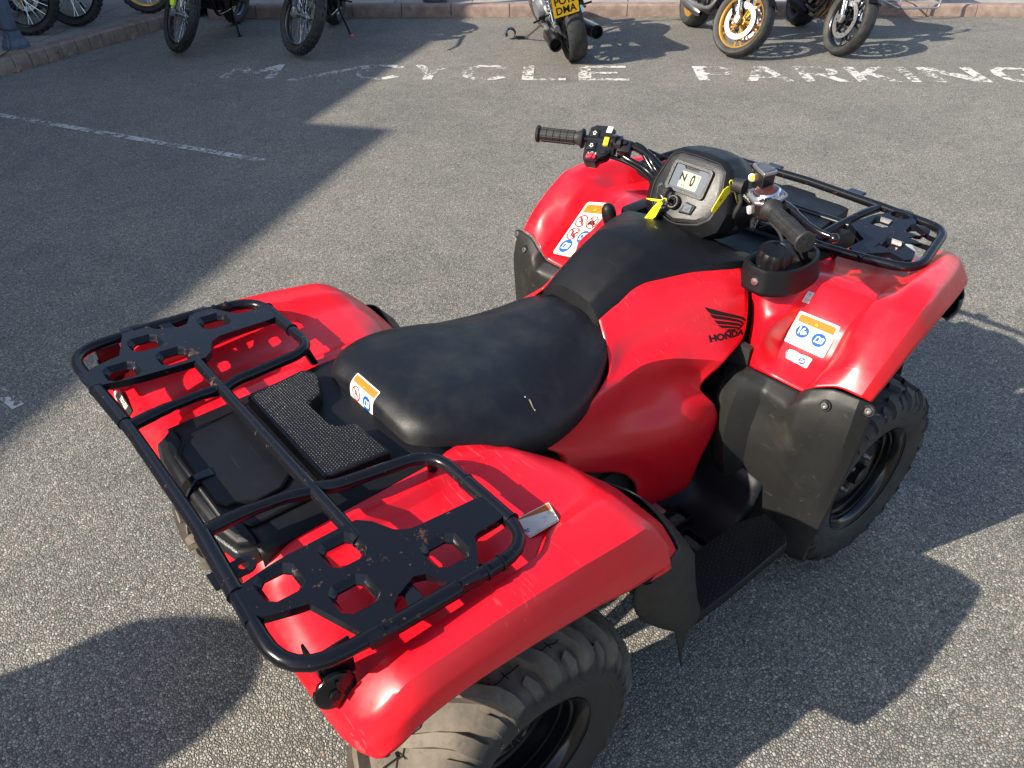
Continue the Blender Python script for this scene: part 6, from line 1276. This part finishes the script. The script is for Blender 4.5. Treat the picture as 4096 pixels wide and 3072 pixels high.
# dry grass at the foot of the post, leaf litter and weeds along the kerb
def straw(name,c,rad,n,mt,ln=(.04,.12),flat=.25,lab=None,kind='stuff',w0=.0012):
    b=B(); rn=random.Random(n)
    for _ in range(n):
        a=rn.uniform(0,2*PI); r=rad*math.sqrt(rn.random()); x,y=c[0]+r*math.cos(a)*1.4,c[1]+r*math.sin(a); l=rn.uniform(*ln); t=rn.uniform(0,2*PI); z=c[2]+rn.uniform(.003,.03)*(1-r/rad+.2)
        p=Vector((x,y,z)); d=Vector((math.cos(t),math.sin(t),rn.uniform(-.1,flat))).normalized(); m=p+d*l*.5+Vector((0,0,.008)); q=p+d*l+Vector((rn.uniform(-.02,.02),rn.uniform(-.02,.02),-.002)); w_=Vector((-d.y,d.x,0))*w0*rn.uniform(.7,1.6)
        b.add([p-w_,p+w_,m+w_,m-w_,q],[(0,1,2,3),(3,2,4)])
    o=b.obj(name,mt,None,None,fix=False); 
    if kind: o['kind']=kind
    if lab: o['label']=lab
    return o
straw('dry_grass',(.66,7.50,.112),.13,260,M['straw'])
def litter(name,P,n,mt,size,spread,z=.0,seed=1):
    b=B(); rn=random.Random(seed)
    for _ in range(n):
        i=rn.randrange(len(P)-1); t=rn.random(); a,c=Vector((*P[i],0)),Vector((*P[i+1],0)); d=(c-a).normalized(); nn=Vector((d.y,-d.x,0)); p=a+(c-a)*t+nn*abs(rn.gauss(0,spread)); p.z=z+.004
        s=rn.uniform(*size); th=rn.uniform(0,2*PI); u=Vector((math.cos(th),math.sin(th),rn.uniform(-.3,.3)))*s; v=Vector((-math.sin(th),math.cos(th),rn.uniform(-.3,.3)))*s*rn.uniform(.3,.7); p.z+=s*.3
        b.add([p-u,p-v*.8,p+u*.2-v,p+u,p+v,p-u*.3+v*.8],[(0,1,2,3,4,5)])
    o=b.obj(name,mt,None,None,fix=False); o['kind']='stuff'; return o
litter('leaf_litter',KL[1:],420,M['deadleaf'],(.004,.014),.03,seed=2)
litter('leaf_litter',KM[:6],900,M['deadleaf'],(.004,.016),.035,seed=3)
litter('road_debris',[(2,4.5),(6,6),(8,3),(5,2.5),(3,2)],70,M['deadleaf'],(.006,.014),.9,seed=5)
for k,(px,py,h,mt,lab) in enumerate(((1.20,7.55,.10,'leaf','small green weed growing from the kerb joint'),(1.33,7.62,.05,'leaf','low green weed with lobed leaves at the kerb foot'),(.95,7.42,.05,'leaf','single pale green leaf plant against the kerb'),(.72,7.28,.07,'straw','dried upright grass tuft nearest the left frame edge'),(1.04,7.47,.06,'straw','dried forked stalk at the kerb foot'),(1.95,7.94,.13,'straw','tall dried stalk at the kerb towards the yellow fork motorcycle'))):
    e=tag(empty('weed',(px,py,.002)),lab,'weed','weeds along the left kerb'); b=B(); rn=random.Random(k)
    for j in range(7):
        t=rn.uniform(0,2*PI); hh=h*rn.uniform(.5,1); q=Vector((math.cos(t)*h*.5,math.sin(t)*h*.5,hh)); b.tube([(0,0,0),q*.5+Vector((0,0,hh*.2)),q],.0014,.0,n=4)
        s=h*.22 if mt=='leaf' else .004; u=Vector((math.cos(t),math.sin(t),.3))*s; v=Vector((-math.sin(t),math.cos(t),.1))*s*.55; b.add([q-u,q-v,q+u*.3-v*1.2,q+u,q+u*.3+v*1.2,q+v],[(0,1,2,3,4,5)])
    b.obj('leaves' if mt=='leaf' else 'stalks',M[mt],e,None,fix=False)
